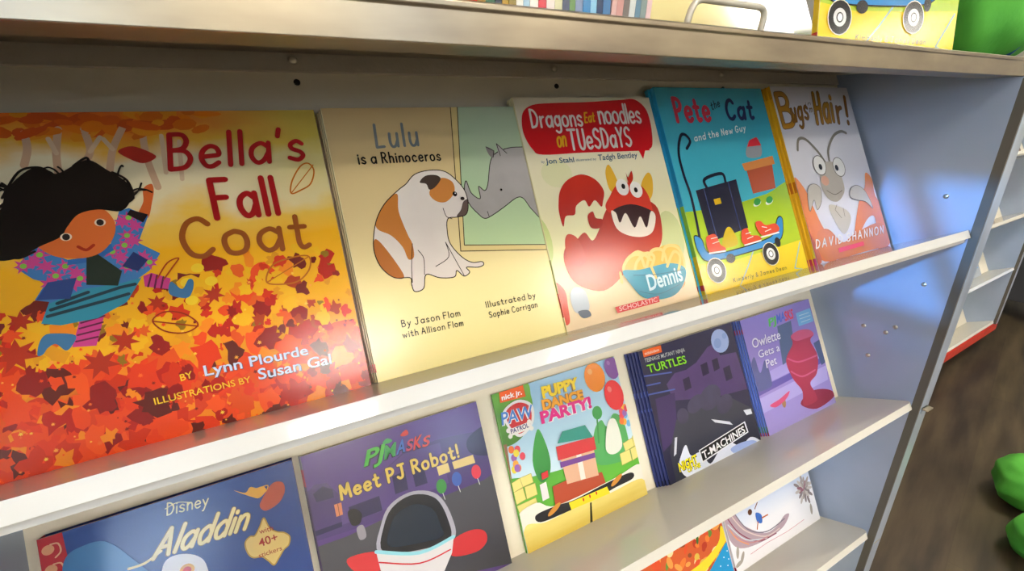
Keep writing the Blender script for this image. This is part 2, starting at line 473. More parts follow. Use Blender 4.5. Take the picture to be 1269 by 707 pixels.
ZS = (0.0, -0.3025, -0.5999, -0.9)
CS = (0.1175, 0.1225, 0.0975, 0.11)
ct_, st_ = math.cos(TILT), math.sin(TILT)
def sy(c, hgt=0.0): return c * ct_ + hgt * st_
def sz(z, c, hgt=0.0): return z - c * st_ + hgt * ct_
def make_case(name, label, loc, rotz, W, full):
    root = empty(name, loc, (0, 0, rotz)); tag(root, label, 'display case', None)
    TOP, LIP, RET = 0.2311, 0.0229, 0.0437
    b = MB()
    b.extrude_x([(0.0, TOP - 0.0052), (-0.0012, TOP - 0.0045), (-0.0012, TOP - 0.0012), (0.002, TOP), (0.36, TOP), (0.36, TOP - 0.004), (0.004, TOP - 0.004), (0.004, TOP - LIP + 0.003), (RET, TOP - LIP + 0.003), (RET, TOP - LIP), (0.0, TOP - LIP)], -W - 0.05, 0.05, M_tray)
    b.build('top_tray', root, bevel=0.0015)
    for k in range(4):
        z, c = ZS[k], CS[k]
        # shelf with rounded right front corner: profile polygon in plan on the tilted plane, built in the local frame
        b = MB(); r = 0.012
        plan = [(-W, 0.0)] + [(-r + r * math.sin(a), r - r * math.cos(a)) for a in [R(q) for q in (0, 22, 45, 67, 90)]] + [(0, c), (-W, c)]
        b.prism(plan, -0.012, 0.0, M_enamel)
        vs = []
        for (x, y, h) in b.v: vs.append((x, sy(y, h), sz(z, y, h)))
        b.v = vs
        # upright lip and underside sheet
        lip = [(-W, 0.0)] + [(-r + r * math.sin(a), (r - r * math.cos(a))) for a in [R(q) for q in (0, 22, 45, 67, 90)]]
        lv = []; n = len(lip)
        for x, y in lip: lv += [(x, sy(y), sz(z, y)), (x, sy(y), z - 0.0195)]
        b.add(lv, [(2*i, 2*i+1, 2*i+3, 2*i+2) for i in range(n - 1)], M_red if (k == 3) else M_enamel)
        b.box((-W, 0.0045, z - 0.0195), (-0.0003, 0.02, z - 0.0155), M_enamel)
        b.extrude_x([(sy(c) - 0.012, sz(z, c) - 0.008), (sy(c, 0) + 0.003, sz(z, c) - 0.006), (0.30, sz(z, c) - 0.006), (0.30, sz(z, c) - 0.01), (sy(c), sz(z, c) - 0.012)], -W, 0, M_back)
        b.build('shelf', root)
        # leaning back panel
        hmax = (0.226 - sz(z, c)) / ct_ if k == 0 else ((sz(ZS[k-1], CS[k-1]) - 0.013) - sz(z, c)) / ct_
        b = MB()
        b.extrude_x([(sy(c), sz(z, c)), (sy(c, hmax), sz(z, c, hmax)), (sy(c, hmax) + 0.003, sz(z, c, hmax)), (sy(c) + 0.003, sz(z, c) - 0.0005)], -W, 0, M_back)
        b.build('back_panel', root)
    for side in (0, 1):
        x0 = 0.0 if side == 0 else -W - 0.004
        b = MB(); b.box((x0, 0.0, -0.955), (x0 + 0.004, 0.36, 0.2265), M_galv); b.build('side_panel', root)
        b = MB()   # front upright: folded channel with a shadowed groove
        sg = 1 if side == 0 else -1; xb = 0.0 if side == 0 else -W
        def bx(a, c, d0, d1):
            b.box((min(xb + sg*a, xb + sg*c), d0, -0.9195), (max(xb + sg*a, xb + sg*c), d1, 0.2265 - 0.019), M_strip)
        bx(0.004, 0.032, -0.012, -0.009); bx(0.030, 0.032, -0.009, 0.36)
        fu = b.build('front_upright', root, bevel=0.0008)
        b = MB(); b.box((min(xb, xb + sg*.004), -0.0115, -0.9195), (max(xb, xb + sg*.004), 0.0, 0.2065), M_groove); b.build('groove_shade_strip', fu)  # dark strip standing in for the shaded groove side of the upright
    b = MB(); b.box((-W, 0.357, -0.955), (0, 0.36, 0.2265), M_galv); b.build('rear_sheet', root)
    b = MB(); b.box((-W - 0.032, -0.012, -0.955), (0.032, 0.008, -0.9195), M_red); b.build('base_board', root)
    b = MB(); b.box((-W - 0.004, 0.0, -0.966), (0.004, 0.36, -0.962), M_galv); b.build('base_pan', root)
    for x in (-W + 0.06, -0.17):
        for y in (0.07, 0.29):
            b = MB(); b.lathe([(0.031, -0.016), (0.040, -0.011), (0.040, 0.011), (0.031, 0.016)], M_rubber, 'y', (x, y, -1.010), 24)
            c = b.build('caster', root)
            b = MB(); b.box((x - 0.02, y - 0.02, -0.9695), (x + 0.02, y + 0.02, -0.966), M_screw); b.box((x - 0.012, y + 0.016, -1.015), (x + 0.012, y + 0.019, -0.9695), M_screw); b.build('caster_fork', c)
    return root
case = make_case('book_display_case', 'long grey metal display case with cream shelves full of picture books', (0, 0, 0), 0.0, 1.162, True)
# brace under the tray, fixed over the top of the back panel
b = MB(); c = CS[0]
def bpt(hgt, off): return (sy(c - off, hgt), sz(0, c - off, hgt))
b.extrude_x([bpt(0.293, 0.0005), bpt(0.293, 0.003), bpt(0.3135, 0.003), bpt(0.3135, 0.0005)], -1.162, -0.0005, M_brace)
brace = b.build('brace_strip', case)
for x in (-0.877, -0.592, -0.300):
    y, z = bpt(0.3035, 0.0032)
    sb = MB(); sb.lathe([(0.0042, 0.0), (0.0042, 0.0015), (0.0028, 0.003), (0.001, 0.0034)], M_screw, 'z', (0, 0, 0), 14)
    so = sb.build('screw_head', brace, (x, y, z)); so.rotation_euler = (R(90) - TILT, 0, 0)
    y, z = bpt(0.2835, 0.0002)
    sb = MB(); sb.lathe([(0.0029, 0.0), (0.0029, 0.0012), (0.0018, 0.0006)], M_hole, 'z', (0, 0, 0), 14)
    so = sb.build('screw_hole', case, (x, y, z)); so.rotation_euler = (R(90) - TILT, 0, 0)
# bolts through the right side panel
for y, z in ((0.034, -0.099), (0.054, -0.184), (0.081, -0.252), (0.065, -0.199), (0.041, 0.043), (0.132, 0.021), (0.03, -0.345), (0.1, -0.2)):
    sb = MB(); sb.lathe([(0.0036, 0.0), (0.0036, -0.0012), (0.0018, -0.0022)], M_screw, 'x', (0, y, z), 12)
    sb.build('bolt', case)
# small latch plate on the right upright
b = MB(); b.box((0.006, -0.014, -0.322), (0.026, -0.012, -0.312), M_strip); b.box((0.006, -0.021, -0.314), (0.026, -0.012, -0.312), M_screw); b.build('latch_plate', case)
b = MB(); b.box((0.005, -0.0126, -0.6245), (0.027, -0.0118, -0.623), M_screw); b.build('seam_edge', case)


# ------------------------------------------------------------------ cover prints
def ramp_mat(name, stops, rough=0.17, noise=0.0, nscale=20.0, axis=2, span=(0.0, 1.0), hscale=(1, 1, 1)):
    """printed colour wash running along one axis of the cover, optionally ragged"""
    m = bpy.data.materials.new(name); m.use_nodes = True
    nt = m.node_tree; p = nt.nodes['Principled BSDF']; L = nt.links.new
    tc = nt.nodes.new('ShaderNodeTexCoord'); sp = nt.nodes.new('ShaderNodeSeparateXYZ')
    L(tc.outputs['Object'], sp.inputs[0])
    mr = nt.nodes.new('ShaderNodeMapRange'); mr.inputs['From Min'].default_value = span[0]; mr.inputs['From Max'].default_value = span[1]
    L(sp.outputs[axis], mr.inputs['Value'])
    out = mr.outputs['Result']
    if noise:
        mp = nt.nodes.new('ShaderNodeMapping'); mp.inputs['Scale'].default_value = hscale
        n = nt.nodes.new('ShaderNodeTexNoise'); n.inputs['Scale'].default_value = nscale; n.inputs['Detail'].default_value = 5
        L(tc.outputs['Object'], mp.inputs['Vector']); L(mp.outputs['Vector'], n.inputs['Vector'])
        a = nt.nodes.new('ShaderNodeMath'); a.operation = 'MULTIPLY_ADD'; a.inputs[1].default_value = noise; a.inputs[2].default_value = -noise / 2
        L(n.outputs['Fac'], a.inputs[0])
        s = nt.nodes.new('ShaderNodeMath'); s.operation = 'ADD'; L(out, s.inputs[0]); L(a.outputs[0], s.inputs[1]); out = s.outputs[0]
    r = nt.nodes.new('ShaderNodeValToRGB'); e = r.color_ramp.elements
    while len(e) < len(stops): e.new(0.5)
    for el, (q, h) in zip(e, stops): el.position = q; el.color = rgb(h)
    L(out, r.inputs['Fac']); L(r.outputs['Color'], p.inputs['Base Color'])
    p.inputs['Roughness'].default_value = rough
    n2 = nt.nodes.new('ShaderNodeTexNoise'); n2.inputs['Scale'].default_value = 900; b2 = nt.nodes.new('ShaderNodeBump')
    b2.inputs['Strength'].default_value = 0.035; b2.inputs['Distance'].default_value = 0.002
    L(tc.outputs['Object'], n2.inputs['Vector']); L(n2.outputs['Fac'], b2.inputs['Height']); L(b2.outputs['Normal'], p.inputs['Normal'])
    return m
def full(a, m): a.poly([(0, 0), (a.w, 0), (a.w, a.h), (0, a.h)], m)
def maple(a, c, r, rot, m):
    pts = []
    for k in range(14):
        an = rot + 2 * math.pi * k / 14
        q = r * ((1.0, 0.5)[k % 2]) * (1.0 if k % 4 else 1.15)
        pts.append((c[0] + q * math.cos(an), c[1] + q * math.sin(an)))
    a.poly(pts, m, step=False)

def art_autumn():
    a = Art(0.249, 0.2474)
    full(a, ramp_mat('autumn_wash', [(0.0, 'd8431c'), (0.16, 'd0401e'), (0.22, 'dd9418'), (0.30, 'e6a818'), (0.55, 'eeb01c'), (0.66, 'ecc050'), (0.72, 'e6d8b0'), (0.84, 'e4dab8'), (0.90, 'dfa838'), (0.96, 'd86a22')], noise=0.30, nscale=17, span=(0, 0.2474), hscale=(0.7, 1, 1)))
    rnd = random.Random(5)
    om = bpy.data.materials['autumn_wash']; nt = om.node_tree; pb = nt.nodes['Principled BSDF']   # olive wash in the upper right corner
    src = pb.inputs['Base Color'].links[0].from_socket
    tc = nt.nodes.new('ShaderNodeTexCoord'); vs = nt.nodes.new('ShaderNodeVectorMath'); vs.operation = 'DISTANCE'; vs.inputs[1].default_value = (0.255, 0, 0.255)
    mr = nt.nodes.new('ShaderNodeMapRange'); mr.inputs['From Min'].default_value = 0.115; mr.inputs['From Max'].default_value = 0.03; mr.inputs['To Max'].default_value = 0.85
    mx = nt.nodes.new('ShaderNodeMix'); mx.data_type = 'RGBA'; mx.inputs['B'].default_value = rgb('c9bc58')
    nt.links.new(tc.outputs['Object'], vs.inputs[0]); nt.links.new(vs.outputs['Value'], mr.inputs['Value']); nt.links.new(mr.outputs['Result'], mx.inputs['Factor'])
    nt.links.new(src, mx.inputs['A']); nt.links.new(mx.outputs['Result'], pb.inputs['Base Color'])
    a.nxt()
    for k in range(70):
        x = 0.17 * rnd.random() ** .8; y = 0.2474 - 0.016 * rnd.random()
        a.oval((x, y), .004 + .008 * rnd.random(), .002 + .003 * rnd.random(), rnd.choice(('c8581c', 'd8741c', 'b84a1c', 'd88a24', 'c8661c')), rnd.uniform(-.6, .6), step=False, n=9)
    # bare trunks
    for q in ("749.7,2346.6 717.8,2166.2 709.5,1998.7", "893.2,2342.3 906.7,2168.4 837.8,2062", "1120.7,2348.2 1039.5,2180.2 995.8,2001.6", "1236.8,2331.9 1234.1,2106.1 1269.2,1866", "565.7,2322.4 568,2203.9 537,2087.9"):
        a.line(q, 0.0045, 'c8a486', smooth=True, step=False)
    a.nxt()
    for q in ("906.7,2168.4 977.2,2277.1", "717.8,2166.2 688.1,2276.1", "1039.5,2180.2 994.2,2263.9", "1350.5,2276 1336.6,1976.6", "1457.7,2225.6 1431.5,1917.2"):
        a.line(q, 0.003, 'd4b898', step=False)
    # fallen leaves: many loose ragged leaf shapes over the lower third
    tones = ('b02418', 'c83418', 'e04a1e', '8a1c18', 'e8861c', 'e8b41c', '6e2018', 'd85a20', 'cc2c18', 'a83c1c', '8a6a18')
    def ragged(c, r, m):
        k = rnd.randint(11, 17); ph = rnd.random() * 6; sx = rnd.uniform(.6, 1.2)
        pts = []
        for i in range(k):
            q = r * rnd.uniform(.42, 1.05); an = ph + 2 * math.pi * i / k
            pts.append((c[0] + q * math.cos(an) * sx, c[1] + q * math.sin(an)))
        a.poly(pts, m, step=False)
    for band in range(6):
        a.nxt()
        for k in range(85):
            y = 0.112 * rnd.random() ** 1.3; x = 0.249 * rnd.random()
            if x > .15: y *= 1.12
            low = y < 0.062
            c = rnd.choice(('e0481c', 'dc401c', 'd83c1c', 'e8561e', 'b02418', '8a1c18', '5e2018', 'c83418', 'e8861c', 'e0481c', 'd8501c') if low else tones + ('dd9c18', 'e6ae1c', 'd8941c'))
            ragged((x, y), (0.004 + (0.012 if low else 0.0065) * rnd.random()) * (.8 if band > 3 else 1), ink(c))
    a.nxt()
    for k in range(130):
        maple(a, (0.249 * rnd.random(), 0.11 * rnd.random() ** 1.2), 0.0006 + 0.0012 * rnd.random(), 0, ink(rnd.choice(('f0a040', 'e86828', 'f0c040', 'e8481c', '7a2418'))))
    a.nxt()
    for q in ("917.5,1301.9", "1337.7,1106.3", "1137,1340.1", "1421,1206.3", "1493,1091.3", "1346.9,966"): a.oval(q, 0.0042, 0.0036, 'ecc82c', step=False)
    a.nxt()
    for q, r in (("389.5,1010.6", .007), ("339.3,792.1", .011), ("910.3,755.9", .008), ("1134.3,989.5", .006), ("1491.5,982.4", .007), ("757.2,630.6", .010)):
        maple(a, P(q)[0], r, 0.6, ink('a8301c'))
    # leaping child in a patchwork coat
    a.poly("692.1,962.2 832.6,984.9 752.5,758.4 624.6,777.7", 'c23c82')
    a.nxt()
    for q in ("692.6,933.4 824.3,957.3", "679,896.2 809.3,913.7", "664.7,853.6 789.3,865.7", "650.5,811.3 769.4,817.9"): a.line(q, .0012, '5a1c3c', step=False)
    a.sm("492,887.7 538.4,893.9 652.1,856.5 626.1,788.7 588.8,763.8 545.5,819.2 501.8,801.8 472.4,764.5 444.1,766 461.3,839.3", '3a6c96')
    a.poly("1082.7,1201.2 1133.6,1217 1243.3,1154.5 1216.8,1078.4 1080.8,1122", 'c23c82')
    a.nxt()
    for q in ("1131.8,1205 1099.7,1118.6", "1164.4,1193.2 1135.9,1099.6", "1201.3,1174.4 1174.2,1092.5"): a.line(q, .0012, '5a1c3c', step=False)
    a.sm("1216.8,1078.4 1244.5,1129.4 1300.3,1062.9 1351.6,1129.1 1380,1111.4 1363.4,1038.5 1319.8,990.2 1229,1026.5", '3a6c96')
    a.sm("1120.8,1665.8 1164.1,1761.5 1178.5,1861.2 1233.1,1894.7 1240.6,1843 1217.8,1756.1 1175.1,1634.4", 'c8602e')
    a.sm("333.9,1744.6 415.1,1689.6 487.1,1577.8 442.8,1515.7 356,1595.6 313.3,1635", 'c8602e')
    a.poly("409.5,1374.2 529.6,1520.2 584.3,1454.6 682.7,1387.2 815.6,1389.9 931.4,1468.7 1010.9,1703 1070.7,1721.2 1176.9,1646.8 1133.6,1551.9 1090,1452.2 1208.1,1354 1126.7,1236.7 1052,1188.2 947.8,1020.7 787.9,953.4 691.3,956.6 586.9,945.1 490.2,972 549.3,1111.7 478,1137.1 549.8,1248.1 487.7,1281.9", '3c74b0')
    a.poly("490.2,972 547.9,1100.7 741.2,1166.9 945.6,1170.9 1071.6,1190.9 963,1029.6 787.1,947.7 586.2,939.6", '2f86a0')
    a.nxt()
    for q in ("550.5,1054.8 941.5,1141.6 1027.4,1150.1", "528.6,1014.2 885.2,1068.8 980.5,1086.3", "588.9,1092.5 759.7,1140.1"): a.line(q, .0022, '1e3440', step=False)
    a.nxt()
    rr = random.Random(9)
    cells = P("450.5,1378.7 502.1,1398.7 541,1444 563.9,1360.1 605,1284.2 564.8,1234 664,1343.6 713.4,1288.7 729.5,1245 690.1,1211.3 601.8,1192.9 1018.5,1622 1060.3,1647.9 1089.4,1582.4 1032,1515.7 1064.3,1474.4 1007.8,1445.6 973,1365.5 999.7,1288.4 1057.2,1291.2 1135.5,1297 1103.6,1345.2 932.3,1408.1")
    for k, c in enumerate(cells):
        maple(a, c, 0.0052, rr.random() * 5, ink('c04488'))
    a.nxt()
    for k, c in enumerate(cells[::2]): a.oval(c, .0018, .0018, '7cb848', step=False, n=10)
    a.poly("558,1246.7 713.1,1253.7 659.9,1112.8 486,1135.6", '27407e'); a.poly("972.1,1292.9 1052.2,1390 1128.6,1316.6 1059.7,1241.8", '1e2c62', step=False); a.poly("682.7,1387.2 815.6,1389.9 931.4,1468.7 943,1418.5 824.1,1352.9 673.2,1347.9", '2d62a4', step=False)
    a.poly("787.2,1412.1 837.2,1416.4 967.1,1257.5 929.6,1155.8 757.9,1193.1", '1e2a22')
    a.poly("1078.4,1707.9 1178.7,1659.2 1140.7,1600.9 1054.3,1673.4", '241a1c', step=False)
    a.sm("535.8,1536.6 633.3,1639.6 723.3,1699.4 833.6,1758.9 929.6,1724.3 975.9,1621.1 957.1,1519.7 888.7,1426.6 792.8,1387.5 663,1401.9 576,1455.9", 'd06a34')
    a.sm("377,1773.6 423.4,1894.2 492.2,1992 597.5,2066.2 698,2011.5 817,2075.5 897.7,2101 992.8,2014.3 1064.2,1946.5 1110.8,1867.3 1087.2,1769.3 1020.2,1702 893.2,1728.3 781.5,1704.6 708.4,1618.3 665.3,1553.5 548,1500.3 433.3,1437.9 314.7,1445.4 237.2,1578.7 255.8,1742.5", '1a1614')
    a.nxt()
    for k in range(26):
        x0, y0 = P("741.4,1804.5")[0]; t0 = k / 25 * 3.5 - .35; l0 = rnd.uniform(.032, .043); w0 = rnd.uniform(.7, 1.0); l0 *= .86 if k < 7 else 1.0
        p = [(x0 + l0 * q * math.cos(t0 + .5 * (q - .6)) * 1.12, y0 + l0 * q * math.sin(t0 + .5 * (q - .6)) * .55 * w0 + .006 * math.sin(7 * q + k)) for q in (.55, .75, .95, 1.1, 1.2)]
        a.line(p, .0012, '1a1614', True, step=False)
    for q in ("403.4,1861.8 506,2037.5 610.1,2065.4 665.1,2025.8", "802.1,2064.3 881.9,2120.4 891.9,2058.3", "1014.5,2000.2 1091,1931.8 1111.6,1804.5 1066.5,1759", "1035.8,1948.7 1090,1856.6 1023.7,1726.3", "352.1,1562.5 417.5,1440.4 519.3,1470.2"): a.line(q, .0016, '1a1614', True, step=False)
    a.nxt()
    for q in ("695.1,1549.4", "893.7,1631.1"): a.oval(q, .0032, .0028, 'e4d4c0', step=False)
    a.nxt()
    for q in ("695.1,1549.4", "893.7,1631.1"): a.oval(q, .0021, .0024, '2a2220', step=False)
    a.line("750.6,1470.8 791.1,1441.2 835.5,1470.4", .002, '9a2c1c', True)
    # drifting leaves
    a.sm("1070.1,2159.8 1162.3,2193.2 1277.7,2129.4 1287.1,2090.1 1206.9,2056.5 1124.5,2099.8", '9c2a22')
    for q in ("2175.3,1729.7 2200.5,1834.5 2286.5,1957.8 2355.7,1982.3 2388.8,1914.2 2341.6,1801.1 2255.1,1750.9", "1866.1,1011.3 1916.5,1130.9 2020.3,1175.5 2201.2,1182 2200.7,1076.9 2109.2,988.3 1996.4,974.2"): a.line(q, .0012, 'b4661a', True, True)
    a.line("1090.6,858.5 1146.6,907.5 1220.5,904.4 1300.1,862.9 1358.5,775.4 1269.8,733 1151,772.3", .0010, '8a2a14', True, True); a.line("1090.6,858.5 1356.6,763.3", .0010, '8a2a14', step=False)
    a.line("1165.7,1168.2 1241.2,1273.7 1316.1,1299.6 1265.1,1232.2 1203.4,1155.4", .0010, 'a03a14', True, step=False)
    a.line("2175.3,1729.7 2391.8,1965.3", .0008, 'b4661a', step=False); a.line("1866.1,1011.3 2212.3,1173.3", .0008, 'b4661a', step=False)
    a.pen("Bella's", "1354.8,1994.8 2323.9,2020.8 1386.5,2274.7", 'a01c20', .135)
    a.pen("Fall", "1598.3,1578 2047.3,1566.8 1593.7,1890.9", '961a1c', .145)
    a.pen("Coat", "1346.2,1294.9 2233.7,1254.6 1350.9,1594.5", '8e4c1e', .135)
    a.type("BY", "1191.3,385.9 1268.1,395.5 1188.9,435", 'ecc030', .012)
    for dx, c in ((.0005, '5a4a60'), (0, 'ccd8ee')):
        a.type("Lynn Plourde", "1341.8,384.9 2061.3,372.2 1340.1,462.5", c, .014, dx=dx, dy=-dx)
        a.type("Susan Gal", "1679.6,265.4 2217.5,256 1682.6,348.2", c, .014, dx=dx, dy=-dx)
    a.type("ILLUSTRATIONS BY", "1017.1,262.5 1628.4,260.2 1014.6,310.3", 'ecc030', .010)
    return a

def art_rhino():
    a = Art(0.2, 0.2504)
    full(a, ramp_mat('cream_wash', [(0, 'f4e6a2'), (0.25, 'f0e0a2'), (0.55, 'e6d09a'), (1, 'd8bc88')], span=(0, 0.25)))
    a.poly("1237.8,2544.9 2019.7,2560.1 2028.2,896 1005.9,1026.6", 'e2cc8c')
    a.poly("1316.9,2544.6 2019.7,2560.1 2043.4,952 1060.1,1075.9", ramp_mat('green_wash', [(0, 'bcd4a0'), (0.5, 'b4cfa6'), (1, 'b8ccb0')], noise=.5, nscale=14, span=(.08, .25)))
    a.line("1237.8,2544.9 1005.9,1026.6 2028.2,896", .0009, '4a3a26'); a.line("1312.5,2544.6 1056.9,1080.4 2043.4,952", .0009, '4a3a26', step=False)
    rh = "2039.7,2051.4 1967.6,2045.7 1809,2044.3 1655.5,2007.3 1548.4,1916.4 1455.8,1670.6 1402.6,1606.4 1347.2,1654.1 1334.6,1527.3 1252.7,1594.6 1226.9,1723.8 1187.2,1625.9 1205.6,1485.4 1274.9,1376 1338.1,1318.8 1435.7,1345.7 1578.6,1411.9 1747,1495.4 1828.6,1478.5 1901.2,1346.1 2011.2,1288.9"
    a.sm(rh, ramp_mat('grey_hide', [(0, '9c9896'), (1, 'b6b2b0')], noise=1.2, nscale=30, span=(.1, .2))); a.line(rh, .0009, '38302e', True, True)
    a.sm("1529.4,2066.6 1611,2018.5 1584.5,1949.4 1544.9,1978", '8f8a88'); a.sm("1658.5,2096 1755,1984.2 1715.4,1941.7 1663.3,1962.5", 'bab6b4')
    a.line("1529.4,2066.6 1611,2018.5 1584.5,1949.4", .0008, '38302e', step=False); a.line("1672.7,1962 1658.5,2096 1755,1984.2", .0008, '38302e', step=False)
    a.oval("1591.3,1598", .0013, .0013, '201c1c'); a.line("1381.6,1386 1387.1,1334.3", .0007, '38302e', step=False)
    dog = "524.2,1686.1 613.4,1741.7 719,1829.6 879,1858.7 1031.2,1831.3 1140.9,1714 1192.5,1600.2 1187,1466.3 1140.4,1379.5 1042.7,1366 948.6,1360.6 915.1,1250.7 916.6,1112.7 1001.2,970.3 1095.5,898.3 1198.3,890.1 1207.6,855.5 1142.7,841.4 1026.4,860.6 1048.2,808.1 981.7,779 921.6,845.7 883.2,788.2 739.8,805.3 616.3,858.1 565.6,735.2 477.5,720.9 462.5,792.6 460.6,854.2 323.1,878.3 228.2,985 193.7,1133.1 216.7,1280.5 278.4,1439.9 380,1574.9"
    a.sm(dog, ramp_mat('white_coat', [(0, 'dccfc6'), (1, 'f2eae2')], noise=.8, nscale=25, span=(.06, .2)))
    a.sm("380,1574.9 510.1,1655.8 489.2,1485.3 525.7,1262.1 550.9,1164.9 539.7,1041.9 482.8,1027.6 455.3,1147.6 375.2,1266.7 265.6,1342.4 269.7,1433.3", 'c07a38')
    a.sm("217.7,1250.2 268.1,1212.8 361.3,1023.8 411.1,870.6 323.1,878.3 228.2,985 193.7,1133.1", 'b06a30', step=False)
    a.sm("958.5,1770.4 1075.4,1727.8 1075.9,1619.3 970.7,1530.3 867.1,1549 822.7,1642.7", 'c98442')
    a.sm("748.8,1746.5 818.3,1805.9 924.9,1806 964.9,1761.6 889.6,1685.6 828,1666.6 808.5,1725.3", '463a34')
    a.sm("1145.7,1512.5 1202.6,1531.9 1183.2,1450 1140.4,1379.5 1044.5,1374 1101.3,1433.8", '62524c', step=False)
    a.line(dog, .0009, '30261f', True, True)
    for q in ("550.9,1164.9 497.9,955.7 473,806", "725.1,918.3 871.9,990.4 872,1135.2", "872,1135.2 939.7,923.3 983.5,786.8", "923.5,1469.7 937.8,1386.4 989.5,1355.8", "601.1,860.7 626.9,1012.7 590.5,1096.6"): a.line(q, .0007, '30261f', True, step=False)
    a.oval("1075.6,1599.4", .0023, .0025, '241c1a'); a.oval("1144.9,1546", .0022, .0018, '241c1a', step=False)
    a.oval("1081.4,1606.3", .0006, .0006, 'f0f0f0')
    a.pen("Lulu", "409,2112.2 813.9,2117.2 424.4,2333.3", '747c80', .12, .24)
    a.pen("is a Rhinoceros", "221.5,1963.1 1008,1952 223.5,2063.2", '201e1c', .15, .2)
    for tx, q in (("By Jason Flom", "293.7,426.3 853.8,412.3 295.2,485.6"), ("with Allison Flom", "283.8,328.2 864.2,315.3 284.6,383.7"), ("Illustrated by", "1135.8,433.9 1697.3,426.6 1134.8,491"), ("Sophie Corrigan", "1145.5,330.3 1691.9,329.1 1146.3,387")):
        a.pen(tx, q, '2a2620', .14, .2, step=False)
    return a

def art_dragon():
    a = Art(0.197, 0.26)
    full(a, ramp_mat('straw_wash', [(0, 'e8cfa6'), (0.14, 'e6d4aa'), (0.3, 'e6e0aa'), (0.6, 'efe8c2'), (1, 'efe6ce')], noise=.25, nscale=16, span=(0, .26)))
    for q, rx, ry, c in (("-90.3,988.3", .016, .03, 'c9d48a'), ("1768,808.3", .020, .032, 'cdd296'), ("331.9,1712.8", .02, .016, 'e6e4b4')): a.oval(q, rx, ry, c)
    a.sm("-15.5,518.7 83.2,430 76,255 49.3,85.2 -42.9,122.7", 'd04a34'); a.oval("1625.3,220.9", .018, .008, 'e8a060', step=False)
    bub = "40.8,2309.8 95.2,2438.1 231.1,2511.4 490.9,2532 966.7,2542.1 1487.2,2568.6 1721.8,2573.7 1869.1,2448.2 1888.5,2234.1 1837.4,1991.4 1762.2,1921.1 1683.6,1908.4 790.9,1930.9 213.6,1936.7 97.8,2004.6 35,2163.2"
    a.sm(bub, 'cc1a24'); a.poly("1575.8,1940.9 1705.2,1934.5 1623.8,1803.5", 'cc1a24', step=False)
    a.pen("Dragons", "152.5,2251.5 838.1,2255.6 165,2455.8", 'f4eee6', .13, .12)
    a.pen("Eat", "878,2290 1026.6,2301.5 900.3,2408.3", 'e8b024', .15, .14, step=False)
    a.pen("noodles", "1090.4,2275 1740,2269.6 1101.4,2516.4", 'f4eee6', .12, .1, step=False)
    a.pen("on", "430,2016.3 544.4,2024.2 455.8,2204.8", 'e8b024', .13, .12, step=False)
    a.pen("TUeSDaYS", "589.2,1975.2 1497.5,1979.8 604.9,2209.7", 'f4eee6', .13, .12, step=False)
    a.type("by", "168.2,1844.4 209.5,1843.6 172.4,1871.8", '4a6a80', 0)
    a.type("Jon Stahl", "221.9,1831.7 600.1,1828.3 226.3,1890.7", '2c5472', .012, step=False)
    a.type("illustrated by", "628,1836.2 913.6,1834.1 632.2,1862.7", '4a6a80', 0, step=False)
    a.type("Tadgh Bentley", "941,1827.6 1540.6,1829.1 949.3,1895.9", '2c5472', .012, step=False)
    wing = "261,1377.1 321.2,1518.8 448.6,1629.1 650.8,1679.6 824.3,1608.5 910.7,1465.3 860.2,1334.5 821,1280.8 753.1,1364.6 654.1,1298.6 609.7,1378.9 483.7,1326.1 434.4,1229 314.4,1224.3 251.6,1112.9 239.5,1260.4"
    a.sm(wing, ramp_mat('red_wing', [(0, 'a8201a'), (1, 'd03a28')], noise=.4, nscale=20, span=(.13, .2)))
    a.sm("349,926.3 505.5,1015.7 587,911.4 708.7,1017.3 860.9,1218.7 1009.6,1319.3 1325.7,1347.3 1632.8,1214.8 1651.7,946.4 1549.8,716.5 1296.9,575.3 984.5,605.5 894.1,467.6 576.3,337.5 252.2,470.1 158.6,701.6 206.5,874.1", ramp_mat('red_body', [(0, 'd86040'), (.4, 'b0301e'), (1, '9c2018')], noise=.1, nscale=14, span=(.04, .15)))
    a.sm("225.8,943.7 291.1,1025.7 400.7,955.8 445.1,728.4 336.7,654.4 213.2,746.7", 'b8402c', step=False)
    for q in ("1003.1,1456.9 993.3,1663.8 1071.9,1767 1137.9,1583.6 1126.6,1425.9", "1480.6,1474.7 1633.3,1626.8 1688.2,1550.1 1620.1,1339.3 1461.9,1253"): a.sm(q, 'e2b036')
    a.sm("968.7,1382 1144.1,1523.5 1436.7,1498.8 1550,1366.4 1569,1180.7 1518.4,1105 1228.8,1237.3 946.7,1189.8 877.6,1274.8", 'c83424')
    a.sm("952.4,1208.5 1262,1263.7 1556.3,1141.3 1512.1,1004.4 1344.9,885.3 1128.6,914.1 970.6,1031.9", '32101a')
    a.sm("940.9,1209.8 1004.5,1183.2 1028.3,1063.6 1145.4,1167.3 1223.6,980.4 1350.6,1104.1 1406.2,957.2 1531,1144.1 1588,1076.6 1493.3,905.8 1335.8,856.6 1122.8,895.3 962.1,1003.9", 'f0e4d2')
    for q in ("1192,1479.6", "1390.2,1431.9"): a.oval(q, .0094, .0102, 'f6f2ea', .15)
    for q in ("1207,1488.2", "1382.5,1427.6"): a.oval(q, .0028, .0032, '1a1616')
    a.sm("1294.5,1651.6 1313,1589.8 1386.8,1665.1 1380.7,1564.2 1300.9,1510.2", 'b83020', step=False)
    a.sm("600.6,1191.1 682.1,1238.6 704.8,1160.1 788.4,1131.1 738.9,1041.9 607.2,1058.6", '9c2218')
    a.sm("128.5,368.3 212.2,441.6 324.6,384.7 341.9,219 276.6,142.7 140.9,188.7", 'b4bec8'); a.sm("180.7,180.5 306.7,172.2 330.5,104.5 221.8,100.8", '5a6474')
